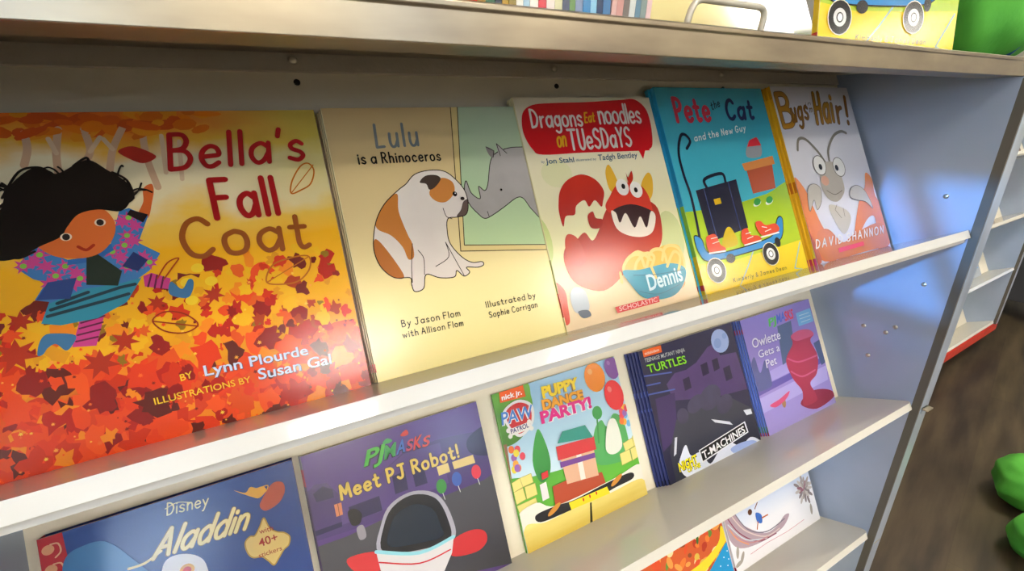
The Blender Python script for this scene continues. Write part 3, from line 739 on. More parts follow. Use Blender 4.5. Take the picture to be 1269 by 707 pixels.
    nood = ("925.6,414.5 916.3,540 1047.8,653.3 1194.7,650.1 1225,508.3", "1031.8,367 1118.2,564.7 1296.7,654.2 1406.6,597.7 1315.2,473.8", "1231.1,448.6 1375.8,662 1556.1,655.1 1581.2,490", "1518.3,540.2 1619.4,686.2 1800.2,659.8 1858.9,506.9 1838.7,366.4", "1568.6,451.8 1728.5,609 1813,534.7 1728,364.6", "854.5,493.3 844,381.6", "990.1,623.8 1182.7,691.1 1345.4,567.6", "1321.3,492.5 1351.9,349.3")
    a.sm("927.9,499.9 995.8,642.2 1182.7,691.1 1400.4,658.3 1600.4,709.2 1833.1,675.7 1852.3,487.4 1786.4,375.1 1219.3,411.6", 'e6bc58')
    for q in nood[:4]: a.line(q, .0040, 'f2d484', True)
    a.sm("893.9,505.7 1153.9,481.1 1611.6,485.1 1845.3,385.8 1772.9,214.5 1584.1,98.4 1315.4,91.2 1090.7,164 977.5,309.9", ramp_mat('teal_bowl', [(0, '2e86a0'), (1, '4aa4bc')], span=(.015, .055)))
    for q in nood[4:]: a.line(q, .0038, 'f2d484', True)
    a.line("1028.5,434.8 1364,386.6 1812.5,370.8", .0008, '286478', True); a.line("1064.2,236.3 1340.1,154.9 1701.9,207", .0008, '286478', True, step=False)
    a.type("Dennis", "1208,218.9 1769.8,245.5 1204.4,404.4", 'cdeaf0', .02)
    a.poly("668.4,130.1 1326.5,133 1316.1,61.7 681.2,58", 'd84848')
    a.type("SCHOLASTIC", "715.1,74.1 1288.1,74.1 718.7,124.5", 'f2c8c4', .01)
    return a

def art_skateboard():
    a = Art(0.214, 0.274)
    full(a, ramp_mat('teal_sky', [(0, '42b0c6'), (1, '3a9cb4')], noise=.7, nscale=12, span=(.1, .27)))
    a.sm("-194.6,1039.5 -15.3,1071.6 304,1068.3 967.9,1086.4 1649.2,1159.1 2332.6,1219.9 2154,-110.2 -266.8,255.6", ramp_mat('lawn', [(0, 'b4cc24'), (1, '92bc2c')], noise=.9, nscale=18, span=(.05, .13), hscale=(1, 1, 2.5)))
    a.poly("-220.3,391.1 496.6,337.6 1245.1,366.2 2285.4,418.6 2314.3,-198.8 -251.6,-103.5", ramp_mat('yellow_ground', [(0, 'f6d416'), (1, 'f2d820')], noise=.5, nscale=10, span=(0, .06)))
    for q in ("1080.4,425 884.1,219.7 644.4,-24.7", "2094.1,384 1833.1,39.9 1999,-107.4"): a.line(q, .0022, 'a4c4b0')
    a.pen("Pete", "262.2,2269.3 896.6,2272.4 266.7,2585.2", 'c03044', .19, .16)
    a.pen("the", "970.7,2416.3 1153.9,2473.3 975.2,2527.1", '24424c', .16, .2, step=False)
    a.pen("Cat", "1240.4,2280.5 1804.4,2281.4 1277.6,2561.9", '202a54', .19, .18, step=False)
    a.pen("and the New Guy", "492.4,1989.5 1559.5,2107.3 500.8,2078.7", 'e8f2ee', .17, .2, step=False)
    # plain stand-ins: a street lantern on a bent pole and a big navy suitcase behind the board
    a.line("311.5,1897.9 403.6,1993.3 345.9,2084.3 251.5,2065.6 146.3,1840.8 137.2,1559.7 170.1,1233.4 130.7,661", .0042, '161a34', True)
    a.poly("277.6,1331.4 1093.1,1418.8 1081.5,731.7 300.2,637.1", '161a34')
    a.line("492.9,1345 490.5,1466.8 836.9,1518.7 870.2,1391.1", .0045, '161a34', True)
    a.line("430.1,1339.5 441.3,649.8", .0016, '3a4470', step=False); a.line("917.3,1387.2 922.6,706.8", .0016, '3a4470', step=False)
    a.poly("558,1184.1 686.2,1193.7 689,1115.2 560.8,1106.4", 'd8b020')
    a.poly("1350.6,1563.1 1939.5,1608.6 1875.7,1222.8 1360,1186.3", 'b0563c'); a.poly("1289.2,1626 1996.5,1703.6 2002.4,1580 1316.3,1518.4", 'd48a4c', step=False)
    a.sm("1429.6,1723.8 1545,1933.2 1747.4,1997.6 1797.2,1849 1723,1707", '8a8f96'); a.poly("1500.6,1863.2 1571.4,1956.1 1747.4,1997.6 1806.7,1873", 'c8303c')
    for q in ("1390.6,1042.7", "1655.2,1039.2"): a.oval(q, .009, .0035, 'e8e8d8', .25)
    for q in ("1399.4,1065.2", "1666.7,1067.9"): a.oval(q, .0078, .0048, '3c9a4c', .25)
    bd = "37.7,743.8 154.8,700.2 235.6,498.9 716.5,478.9 1339.5,525.2 1563.2,588.1 1736.7,791.6 1837.7,767.7 1744,540.4 1543.1,450.1 984,405.5 228.8,396.6 56.2,515.6"
    a.sm("495.2,544.3 639.2,765.7 749.2,762.7 796.1,544.9", 'd0b424')
    a.sm(bd, '3488c4'); a.line(bd, .0014, '101418', True, True)
    for c, rx, ry in (("589.6,377.3", .0085, .0062), ("1598.8,453.9", .006, .007)): a.oval(c, rx, ry, '16181a')
    for c in ("279.1,265.9", "1390.7,315.4"):
        a.oval(c, .0172, .0165, 'f0ead0', -.25); a.oval(c, .0160, .0155, '141414', -.25); a.oval(c, .0092, .0085, 'e8e8e6', -.25); a.oval(c, .0050, .0048, '202020', -.25); a.oval(c, .0036, .0036, 'f4f4f4', -.25)
    for q, sl in (("229.4,689.9 319,731.4 420.1,717.8 462.6,581.6 535.6,527.5 505.6,488.3 238.5,506.9", "220.8,499 520.4,486.1"), ("918.6,696 1045.5,724.9 1075.8,630 1233,597.4 1260.5,536.1 900.2,518.8", "911.7,506 1256.2,525.2"), ("1232.1,770.2 1343.9,791.3 1438.7,721.4 1652.2,718.5 1680.1,608.2 1315,586.3", "1273.5,568.9 1670.9,585.7")):
        a.sm(q, 'dc4c30'); a.line(sl, .0020, 'f0ece4')
    a.nxt()
    for q in ("314.9,678.1 438,682.8", "321.5,612.6 448.4,627.1", "984.8,653.5 1088.4,662.4", "991.6,584.7 1115.5,601.8", "1346.4,709.6 1442.2,685.9", "1386.6,634.8 1517.7,652.8"): a.line(q, .0010, 'f4ece0', step=False)
    a.pen("Kimberly & James Dean", "520.4,66.2 1626.5,56.7 523.6,116.5", '5a5018', .15, .24)
    return a

def art_beetle():
    a = Art(0.208, 0.2785)
    full(a, ramp_mat('cool_white', [(0, 'd8d8e6'), (1, 'e2e0e4')], span=(0, .27)))
    for tx, q, w, c in (("B", "59.2,2142 386.4,2159.1 55.2,2656.3", .2, 'b07c24'), ("ugs", "327.7,2212.8 762,2256.4 394.8,2565.7", .16, '8a5c20'), ("in", "770,2471.1 904.1,2483.8 799,2538.3", .14, '3a3634'), ("my", "829.8,2362.8 1008.2,2374.1 855.2,2470.5", .16, '8a6a2c'), ("Hai", "940.6,2171.7 1425.6,2201.6 1031,2674.6", .17, 'b07c24'), ("r!", "1527.8,2171.4 1827.2,2150 1624.5,2635.3", .17, '8c5a20')):
        a.pen(tx, q, '5a4020', w * .8 + .03, .2); a.pen(tx, q, c, w * .72, .2)
    for q in ("1.6,1345.1 188.7,1127 286,786.8 423.9,439.1 822.1,74 192.4,18.8 -28,350.1 -65.7,1000.2", "1109.8,295.7 1501.5,815.8 1780,1038.4 1923.3,1279.9 2063,1155.7 2024.4,875.5 2124,667.3 2054.5,28.3 1683.6,-0.9 1837.4,502.9 1591,504.4 1105.4,190.2", "-8.7,1320.7 -38,972.5 168.5,799.9 206.6,1074.5"): a.sm(q, ramp_mat('orange_shell', [(0, 'd8743c'), (1, 'e0874c')], noise=1.0, nscale=35, span=(0, .12)))
    a.sm("176.8,446.5 485.9,482.2 765.4,238.1 1121.7,320.6 1940.4,406.9 2116.6,47.5 1251.8,9.3 241.8,36", 'd07840', step=False)
    a.sm("-139.3,735.2 23.1,467 125.7,54.3 -84.3,38.5", 'b4604c', step=False)
    for q in ("258.2,1761.7 348.4,1925.8 530.9,1918.4 757.6,1709.7 897.9,1488.4", "983.9,1482.8 1047.7,1721.5 1284,1942.9 1526.7,2017.6 1676.9,1984.5"): a.line(q, .0048, '7c776e', True)
    a.sm("673.4,847.9 1083.8,724.7 1142.5,557.8 864.7,354.9 705.2,583.9", 'c4bcae')
    a.sm("738.2,1472.4 986,1536.3 1174.4,1456.7 1205.7,1278.2 1196.7,1062.5 1070.7,939.8 885,878.5 697.9,949.9 602.2,1167.7", ramp_mat('grey_head', [(0, 'a8a094'), (1, 'c8c0b6')], noise=.6, nscale=30, span=(.1, .19)))
    a.oval("739.9,1234.8", .010, .008, 'd8a48c'); a.line("713.2,1079.4 894.9,996.6 1118.7,1042.6", .0010, '4a4038', True, step=False)
    for q in ("702.1,1488", "1206.4,1427.4"): a.oval(q, .0165, .0165, '58544e'); a.oval(q, .0152, .0153, 'ecebe8')
    for q in ("711.6,1460.9", "1134.2,1418.8"): a.oval(q, .0045, .0048, '1e1c1c')
    for q in ("185.5,1025.8 268.8,1170.8 430.1,1208.3 559.3,1119.3 491,918.6 336.3,806.7 321.5,961.4 149.1,802", "1290.8,918.5 1381.3,1059.7 1582.9,1083.3 1764.3,956.1 1845.5,669.1 1686.1,797 1468.6,846.5"): a.sm(q, 'c6c0b6'); a.line(q, .0009, '5c564e', True, True)
    for q in ("861.8,828.1 785,757.5 896,613.5", "1009.1,759.5 993.1,628.6"): a.line(q, .0009, '5c564e', step=False)
    a.poly("599.5,165.2 1309,174.9 1300.6,109 589.3,96.2", 'e8485c')
    a.pen("DAVID SHANNON", "44.9,240.5 1937.4,225.9 99.1,363.3", 'ece8e0', .16, .3)
    return a

def art_lamp():
    a = Art(0.2005, 0.205)
    full(a, ramp_mat('night_blue', [(0, '1a3674'), (1, '24458c')], noise=.6, nscale=9, span=(0, .2)))
    a.poly("-0.9,2049.1 161.2,2049.7 191.7,1328.6 -7,1356.8", 'b02028')
    for k in range(7):
        c = P("63.8,1999")[0]; c = (c[0] - .001, c[1] - .006 - .017 * k)
        a.oval(c, .0042, .0042, 'd89c74'); a.line([(c[0] + .004, c[1] - .008), (c[0] + .008, c[1] - .004), (c[0] + .007, c[1] + .003), (c[0] + .002, c[1] + .004)], .0012, 'e0b08c', True, step=False)
    a.sm("118.3,1675.7 160,1831.9 264.6,1878.9 430.8,1859 578.2,1665 715.3,1368.9 454.4,1201.4 140.8,1353.2", '4078b0')
    a.sm("776.8,1370.6 827.8,1504.6 937.8,1524.6 1074.7,1450.2 1132.7,1317.1 1107.8,1037.1 775,1193.6", 'e6e6ec')
    a.oval("975.8,1356.2", .006, .006, 'd89a28'); a.oval("975.8,1356.2", .0035, .0035, 'c02c20')
    a.pen("Disney", "897.5,1906.5 1228.1,1874 916.7,2013.7", 'e6deb0', .11, .14)
    a.line("897.2,1967.7 996.2,1990.8 1094.4,1953.1", .0008, 'e6deb0', True, step=False)
    for w, c in ((.17, '8a6a30'), (.13, 'ecdc9c')): a.pen("Aladdin", "744,1563.5 1483.8,1537.3 863.3,1783.4", c, w, .12)
    a.line("562.6,1555 681.7,1553.7 812.3,1608.7", .0022, 'ecdc9c', True, step=False)
    a.sm("1458.3,1934.2 1548.1,1876.2 1597.8,1914.9 1651.1,1886.9 1709,1881.9 1730.1,1832.7 1662.7,1783.8 1595.7,1817.4", 'e0a848'); a.line("1693.8,1879.3 1752.2,1874.3 1727.4,1817.1", .0010, 'e0a848', True, step=False)
    a.sm("1709.4,1799 1798.4,1882.2 1885.1,1858.9 1891.1,1764.1 1821.8,1673.3 1696.4,1639.2 1649.4,1706.7", 'b0503c')
    bd = "1469,1407.3 1518.9,1450.5 1560.4,1441.4 1615.2,1508 1663.8,1578.2 1695.9,1467 1751.5,1403.3 1813,1369.7 1855.5,1310.8 1834.6,1236.8 1784.3,1208.8 1729.1,1150.7 1675.9,1100.9 1634.9,1159.3 1587.3,1220.4 1512.5,1244.8 1473.7,1309.5"
    a.sm(bd, 'dcc078'); a.line(bd, .0012, 'b08c3c', True, True)
    a.type("with", "1603.4,1439.8 1726.4,1430 1601.1,1489.4", '94241c', .004)
    a.type("40+", "1582.6,1319.1 1750.9,1315.6 1578.1,1397.7", '94241c', .012, step=False)
    a.type("stickers", "1561.9,1219.3 1769.7,1210.9 1558.9,1264.8", '94241c', .004, step=False)
    return a

def art_night():
    a = Art(0.2065, 0.204)
    full(a, ramp_mat('purple_dusk', [(0, '4c3470'), (1, '5c428c')], noise=.7, nscale=8, span=(.08, .2)))
    a.poly("-70,1663.6 83.3,1710.5 201.8,1684.4 297.1,1525.1 747.1,1576.7 1060.5,1730 1460.1,1742.2 1664.5,1725.2 2088.7,1670.5 2162.9,1046.9 1512.4,1066.5 647.3,1092.7 -39.8,1137.8", '47356e')
    a.poly("297.1,1525.1 747.1,1576.7 1056.7,1712.3 1501.7,1698.9 1503.2,1206.8 666.4,1185.1 267.9,1201.1", '54407e')
    for q in ("881.1,1509.8 1034.8,1520.5 1027,1306.1 875.6,1306.8", "1112.2,1521.5 1251.5,1530.1 1259.4,1296.3 1113.1,1302.5", "366.4,1356.4 701.3,1354.3 703.4,1188.8 369,1195.6", "-4.2,1242.7 274.2,1233.7 264.7,1184.8 1.8,1188.8", "49.8,1618.4 156.9,1665.8 243.8,1598.2 243.6,1510 65,1525.8"): a.poly(q, '2a2450', step=False)
    for q, c in (("229.4,1436.1 304.7,1433.5 296.4,1304.1 229.1,1304.4", 'e0906a'), ("1401.9,1438.5 1545.7,1437.2 1551.6,1326.7 1407.8,1329.3", 'ecd48a'), ("1596.2,1429.5 1873.6,1424 1881.7,1320 1606.3,1336.8", 'e8cc80')): a.poly(q, c)
    a.line("266.1,1430.7 261.9,1300.2", .0006, '8a4a3a')
    a.sm("1826.2,1591.8 1909.5,1666.2 2077.1,1715.5 2147.2,1631.1 2149.2,1361 1973.4,1379.8 1839.9,1465.8", '251e44')
    a.poly("-66.3,1081 292.6,1068 647.3,1092.7 1516.5,1084.5 1946.3,1084.6 2413.6,1113.6 2277.6,-325.5 -224.2,483.6", ramp_mat('grey_street', [(0, '38383e'), (1, '46464e')], noise=.6, nscale=12, span=(0, .1)))
    for q, c in (("1409.6,1202.3", '3c8c40'), ("1610,1216.9", '3c5cb0'), ("1867.2,1214.1", 'd83a4c')):
        a.oval(q, .0062, .0085, c); a.line([(P(q)[0][0], P(q)[0][1] - .0085), (P(q)[0][0] + .001, P(q)[0][1] - .016)], .0008, 'd0d0d0', step=False)
    a.sm("348.7,1310 427.1,1314.9 481.8,1239.7 445.7,1146.9 362.5,1162.8", '16141e'); a.sm("403.8,1110.5 474.7,1117.3 483.8,988.6 412.9,982.6", '8e8a94', step=False)
    # logo lettering
    for g, c in (((.0010), '1c2430'), (0, None)):
        for tx, q, cc in (("PJ", "605.6,1723.6 816.3,1733.4 674.8,1888.5", '58bc50'), ("M", "832.6,1723.1 965,1729.3 872.2,1869", '4fa864'), ("A", "974.7,1730.7 1081.3,1737.3 1024.4,1875.5", '4a6cc0'), ("S", "1089.4,1729.8 1167.6,1732.2 1134.4,1849", 'c04868'), ("K", "1174.8,1720.1 1274.6,1725.3 1224.5,1858.2", 'd84440'), ("S", "1281.9,1713.2 1373,1716.9 1326.6,1825", 'dc4840')):
            if c: a.type(tx, q, c, .07, step=False)
            else: a.type(tx, q, cc, .025, step=False)
        a.nxt()
    a.sm("851.6,1904.1 906.2,1942.6 964.1,1904.8 912.7,1883.9", '4fa864'); a.sm("1064.6,1929.2 1141.4,1971.9 1159,1918 1107.8,1905.7", 'd84440', step=False)
    for w, c in ((.27, '3a2c40'), (.20, 'e6c868')): a.pen("Meet PJ Robot!", "310.3,1462.4 1688.3,1462.3 309.2,1609.4", c, w, .16)
    # plain dish and dark globe in place of the figure
    a.sm("1416.6,562.9 1651.2,582 1806.2,508.6 1807.6,379.6 1652.2,318.2 1357.7,397", 'c8343a'); a.sm("248.3,842.2 565.9,784.3 615.7,592.6 344.8,642.7", 'c8343a', step=False)
    a.sm("580.6,769 655.3,1044.1 802.4,1223.7 1076.7,1268.7 1342.6,1130.6 1454.7,816.9 1416.6,562.9 1026.1,596.1", 'a8a6b4')
    a.sm("623.4,759.6 688.7,1030.6 833,1193.3 1078,1230.4 1314,1093.3 1401.6,809.1 1371.9,591.1 1029.8,613.1", '10131e')
    a.sm("693.7,792.7 756.1,1003.3 870.3,1104.8 1064.2,1122.6 1251.5,993 1303.9,781.4 1294.6,651.9 1027.2,688.5", '0f2032')
    a.poly("549.5,791.3 1004.8,586.7 1424.7,597.9 1365.7,431.6 1158.6,184.5 658.3,278.6 560.9,501.3", 'dcd8da')
    a.line("549.5,791.3 1004.8,586.7 1424.7,597.9", .0038, '94d4e0', True)
    a.line("560.3,670.6 980.7,477.1 1355.2,474.2", .0016, 'c8343a', True, step=False)
    return a

def art_party():
    a = Art(0.2025, 0.2055)
    full(a, ramp_mat('party_sky', [(0, 'd8ecf4'), (.5, 'b8dcf0'), (1, '98c6e8')], noise=.3, nscale=10, span=(.06, .2)))
    a.sm("-135.5,930.2 304.5,874.7 798,807 1489.4,794.4 2071.7,717.7 2127.7,96.1 606.1,115.5 -75.1,340.1", ramp_mat('party_lawn', [(0, '6cc040'), (1, '4a9a34')], noise=.4, nscale=14, span=(.02, .1)))
    a.sm("-30.8,2102.9 499.3,2096.8 544.8,1884.6 527.8,1723.7 420.1,1504.6 214.5,1376.3 9.7,1369.7 -56.1,1528.3", ramp_mat('tree_green', [(0, '3c6e24'), (1, '64a838')], noise=.5, nscale=22, span=(.12, .2)))
    a.poly("-66,1395 49.7,1388.1 12.2,959.3 -71.7,906.6", '8a6244')
    a.sm("1293.3,860.9 1405.4,1147.5 1549.2,1242.7 1617.7,1127.1 1779,1267.2 1919.3,1128.3 1930.4,764.6 1904.6,582.1 1374,649.2", '4ea25a'); a.oval("1510.9,1360.2", .0085, .0095, '3c9a50'); a.line("1482.5,1263.3 1421.3,956.5", .0026, '3c8a48', step=False)
    a.sm("519.7,1429.3 592.6,1263 610.9,982.6 533.6,792 391.1,779 356.1,1070.9", ramp_mat('cypress', [(0, '2c7a38'), (1, '3c9c48')], span=(.07, .14)))
    br = 'e6dc84'
    for q in ("-50.3,898.7 121.3,919.8 137.9,797.8 -33.8,778.3", "121.3,919.8 292.2,921.8 297.8,802.4 137.9,797.8", "-33.8,778.3 135.5,788.2 144.7,637.5 -27,620.1", "160,789.6 317.8,784.4 315.7,636 155.7,633.3", "-8,602.3 283,605.9 291.1,496.7 13.3,500.6", "1822.4,812.3 1999.7,837.9 2008.1,714.8 1830.8,690.6", "1724.8,691 1910.2,699.5 1905.2,534.3 1720.1,527.8", "1924.2,694.8 2068.2,706.8 2080.5,545.8 1919.1,529.5", "2003.1,848.8 2102.3,865.1 2103.7,719.2 2004.6,703.9"): a.poly(q, br, step=False); a.line(q, .0006, 'a89a50', closed=True, step=False)
    rr = random.Random(3)
    for cx, cy in P("153,1183.7 1932.8,1172.3"):
        for k in range(11):
            a.oval((cx + rr.uniform(-.009, .009), cy + rr.uniform(-.014, .013)), .0042, .005, rr.choice(('e8783c', '7ab8e4', '9a68b4', 'ecd84c', 'e05060', 'f0a848')), n=12)
    for q, rx, ry, c, h in (("1935.1,1911.7", .0125, .0175, '7c4c9c', '9a70b8'), ("1604.5,1854.5", .0175, .0215, 'f08c2c', 'f8b468'), ("1861.1,1519.3", .0165, .0225, 'e0343c', 'f08080')):
        a.oval(q, rx, ry, c, .12); p = P(q)[0]; a.oval((p[0] - rx * .35, p[1] + ry * .45), rx * .22, ry * .2, h, .4)
    a.poly("97.8,2071.9 456.2,2075.4 461,1900.9 81.5,1920.9", 'ee6426'); a.type("nick jr.", "112.7,1946.1 415.9,1943.5 118.5,2012.2", 'ffffff', .03)
    a.sm("96.3,1809.5 334.3,1890.4 526.9,1768.2 477,1530.4 249.7,1418.4 104.2,1604.1", 'f0f0f2'); a.sm("138.4,1796.8 330.9,1853.2 484.8,1752 442.2,1541.3 248.7,1461.7 136.9,1615.2", 'c42c34')
    for g, c in ((.06, 'f4f4f6'), (.015, '4c84d4')): a.type("PAW", "36.5,1641.4 499.7,1616.7 61.6,1798.6", c, g)
    a.poly("105.3,1561.2 424.4,1568.7 443.7,1475.3 118.5,1471.7", 'f4f2ee')
    for q in ("108.3,1549.5", "118.5,1471.7", "424.4,1568.7", "437.9,1477.1"): a.oval(q, .0032, .0032, 'f4f2ee', step=False)
    a.type("PATROL", "137,1497.7 407.2,1503.2 137.5,1556.2", '34347a', .02)
    for g, c1, c2, c3 in ((.10, '8a6a34', '8a5a34', 'ffffff'), (.05, 'f6d828', 'f2a830', 'da2484')):
        a.type("PUPPY", "703.7,1807.7 1305,1785.6 710.7,1960.4", c1, g); a.type("DANCE", "663,1655.6 1341.1,1615.4 670.4,1789.4", c2, g, step=False); a.type("PARTY!", "599.5,1490 1440.6,1465.8 606.2,1645", c3, g, step=False)
    # heap of wrapped presents
    a.poly("369.3,744.1 471.4,749.7 464.7,536.8 362.9,532.8", 'e8e4e0'); a.poly("428.6,873 531.7,879.5 522,796.2 419.1,790.3", 'c83038', step=False)
    a.sm("1630.6,1170.3 1759.3,1201.6 1802.4,1045.1 1784.9,789.1 1616.5,727.9 1501.9,836.7", 'e6eadc')
    a.poly("548.1,656.5 783,657.8 1349.4,566.1 1379,326.3 1107.3,270 520,365", 'b04a30')
    a.poly("759.2,953.4 1305.5,902.7 1285.6,543.2 769.1,607.8", 'dcae90'); a.poly("1008.6,934.9 1089.5,930 1070.8,575.5 990.4,582.3", 'f0e6dc')
    a.poly("728.8,1129.7 1354.5,1071.1 1344.4,889.7 717.7,945.6", 'c8323a'); a.poly("764,1162.4 879.2,1292.5 1254.7,1264.6 1338.4,1064.7", '2c9084', step=False)
    a.poly("736.1,917.2 1306.2,856.5 1300.8,789.5 728.7,842.6", '6a3c8a')
    a.sm("-39.3,480.1 267.7,548.2 556.5,404.7 1521.3,412.1 2017.9,447.3 2014.2,138 680.1,193.9 53.3,194.4", 'f2eedf')
    a.sm("225.3,406.4 556.5,404.7 830.5,375.7 1371.4,397.7 1815.1,392.9 1832,299.4 1483.6,287.4 1145,255.6 649.3,271.1 262.7,296.7", '28282c')
    a.oval("496.9,374", .012, .0035, 'cc8c3c', .4); a.oval("1554.8,376.8", .012, .0035, 'cc8c3c', .4, step=False)
    a.poly("729.4,370.5 1372.1,351.7 1406.4,224.4 746.8,243.7", 'f2dc30')
    a.nxt()
    for q in ("958.4,326.8", "1069,329.4", "1181.3,332"): a.oval(q, .0012, .0025, 'd03030', step=False, n=8)
    a.sm("39.2,324.4 329.9,269.7 702,272.2 1399.6,249.9 1985,243.9 2043.9,-16.1 11.8,-55.8", ramp_mat('hay', [(0, 'd8bc54'), (1, 'f2e288')], noise=1.2, nscale=30, span=(0, .03), hscale=(.25, 1, 2)))
    a.poly("1045.7,248.9 1073.5,249.4 1020,-30.1 977.4,-34.9", '33301c')
    return a

def art_city():
    a = Art(0.2095, 0.203)
    full(a, ramp_mat('midnight', [(0, '20223c'), (.5, '242040'), (1, '28284c')], noise=.6, nscale=12, span=(0, .2)))
    a.poly("388.7,1418.6 601.5,1539.8 845.1,1527.4 1093.5,1581.6 1418.7,1756 1654.3,1795.5 1648.4,1563.1 2036.8,1522.6 2163.9,872.3 1309.1,950.8 445.9,1148.9", ramp_mat('purple_brick', [(0, '3e2c5a'), (1, '57407c')], noise=.8, nscale=25, span=(.08, .19)))
    for q in ("1172.7,1521.3 1328.3,1535 1319,1349.3 1163.8,1337.3", "1442.5,1533 1580.7,1539 1575.3,1362.9 1432.9,1346", "1647.2,1344.1 1811.5,1356.5 1810,1136.2 1645.9,1125.9", "730.7,1401.8 878.1,1414 869.9,1233.6 722.8,1223"): a.poly(q, '281e42', step=False)
    for q in ("-0.6,1650.1 541.6,1568.6", "-9.8,1367.9 522.5,1305", "-14.4,1505.2 272.4,1475.9"): a.line(q, .0022, '4a5cb0')
    a.poly("106.5,1272.5 506.9,1258.4 361,621.3 14.8,489.2", '38285a')
    a.poly("134,448.8 406.5,857.7 1053,972.1 1644.4,854.1 2136.8,531.1 2131.6,-21.6 118.6,-95.6", ramp_mat('night_road', [(0, '2a2c3a'), (1, '363848')], noise=.7, nscale=14, span=(0, .1)))
    for q, rx, ry in (("870,973.4", .02, .012), ("1205.8,980.6", .026, .018), ("1483.5,792.9", .02, .014), ("551.4,876.3", .012, .012)): a.oval(q, rx, ry, ramp_mat('smoke_puff', [(0, '302e44'), (1, '423f5c')], noise=1.2, nscale=30, span=(.05, .12)), .3)
    for q in ("291.9,618.8 341.7,615.1 247.3,385.7 190.7,368", "1107.4,654.1 1491,495.6 1543.8,425.5 1175,580.6", "1861.2,572.1 2037.7,546.8 2046.4,461.2 1906.6,476.1"): a.poly(q, 'd0d4e0', step=False)
    a.oval("1731.7,1791.1", .0207, .0198, 'a4b8e8'); a.oval("1663.2,1765.8", .009, .008, '8ca4dc', .5); a.oval("1852,1846.4", .005, .005, '90a8de', step=False)
    a.sm("240.9,165.9 362,371.5 474.2,446.4 517.8,268.5 724.2,248.7 862.1,22.8 1136.1,161.2 1393.3,180.7 1604.2,57.5 1871.6,118.1 2070.3,-15.3 2059.7,-149.1 1288.7,-100 495.4,-98.9", 'dce2f2')
    a.sm("1358.3,86.6 1622.3,105.1 1926.4,45.7 1967.2,-63.4 1506.2,-42.9", '9cb0e4')
    a.poly("79.2,2029 459,2019.7 449.5,1912.8 78,1922.7", 'f26a24'); a.type("nickelodeon", "111,1949.6 399.9,1942.9 114.1,1995.3", 'ffe8d8', .01)
    a.type("TEENAGE MUTANT NINJA", "76.6,1841.7 916.2,1808.6 82.3,1900.3", 'c0c8c8', .012)
    for g, c in ((.06, '10180c'), (.015, '8cdc34')): a.type("TURTLES", "96.5,1674 897.5,1627.8 88.9,1798.5", c, g)
    for g, c in ((.09, '22200c'), (.03, 'f8ec20')):
        a.type("NIGHT", "224.9,118.7 619,127.9 228.7,250.2", c, g); a.type("OF THE", "374.9,56.5 654.1,50 377.3,123.8", c, g, step=False)
    a.poly("694,290.7 1825.4,398.5 1844.7,208.4 704.4,90.5", 'e8eaf2'); a.poly("716.9,279.2 1797.9,379.8 1816,224.4 720.4,110.3", '121216')
    a.type("T-MACHINES", "746.5,133 1777.2,230.1 737.9,246.6", 'f4f4f4', .02)
    return a

def art_urn():
    a = Art(0.1985, 0.2015)
    full(a, ramp_mat('lavender', [(0, 'a294d4'), (.4, '9484cc'), (1, '8e80ca')], noise=.3, nscale=8, span=(0, .2)))
    a.poly("-13,813.9 1990.8,891.9 2000.2,795.5 -19.2,689.4", '6054a4'); a.poly("-30.5,987.4 2068.9,1124.7 1997.1,906 -8.1,826.6", 'a89cdc'); a.poly("-14.8,646.1 1992.2,719.2 1925.9,456 -8,392.3", 'b0a4e0', step=False)
    a.sm("-145.2,1018.6 109.8,1347.3 165.3,1048 367.2,1225 402.7,869.8 310.6,751.7 -147.4,795.9", '54588e'); a.poly("905.7,1714.7 1317,1730.7 1198.6,1104.8 787.4,1030.1", '566488'); a.poly("1785.6,1192 2005.3,1218.5 2017.5,775.3 1851,755.6", '4a5880', step=False)
    for tx, q, c in (("PJ", "691.6,1754.7 905.1,1770.2 722.7,1888.8", '5abc54'), ("MA", "925.3,1762.8 1167.9,1778.1 965.9,1919.4", '5468c8'), ("SKS", "1159.2,1757.2 1416.1,1763.1 1192.9,1925", 'd8485c')): a.type(tx, q, c, .03, step=False)
    a.poly("1505.7,1829.1 1952.7,1838.5 1957.5,1582.8 1500.2,1583", '7cb6e4')
    for q in ("1578.8,1767.2 1882.4,1766", "1577.4,1705.4 1907.6,1705.5", "1598.8,1638.7 1879.2,1640.6"): a.line(q, .0013, 'c4e0f4', step=False)
    for g, c in ((.05, '54489a'), (.015, 'e4e0f0')):
        a.type("Owlette", "143.5,1488.9 916,1483.6 158.8,1650.1", c, g); a.type("Gets a", "230.3,1295.6 813,1289.6 242.9,1421.7", c, g, step=False); a.type("Pet", "356.3,1086.6 652.3,1094.2 371.3,1224", c, g, step=False)
    a.sm("986.6,267.5 1383.6,391.7 1851,290.7 1988.5,127.8 1387.5,59.3", '8c2a44')
    a.sm("1205.8,1466 1470.2,1512.7 1751.3,1464.9 1854.1,1347.8 1711.3,1256.2 1809,952.8 1650.6,653.6 1398,538.9 1461.1,339.6 1446.5,192.5 1061,216 1120.1,466.1 952.6,750 905.2,1088.7 1191.8,1317.9", ramp_mat('crimson_urn', [(0, '9c3048'), (1, 'b43c58')], noise=.7, nscale=12, span=(.02, .16)))
    a.sm("1205.8,1466 1470.2,1512.7 1751.3,1464.9 1854.1,1347.8 1591.7,1330.7 1303.4,1352.1", 'c8587c'); a.line("959.1,1104.8 1240.1,973.6 1785.7,958.6", .003, 'c8587c', True); a.line("954.8,868.1 1223.6,706.9 1629.2,720.7", .003, 'c8587c', True, step=False)
    a.oval("559.2,422.1", .0055, .0095, 'a67e5c', -.1); a.sm("197.7,471.3 478.6,503.1 779.5,562.2 642.1,455.8 345.9,398.9", 'd0507c', step=False)
    return a

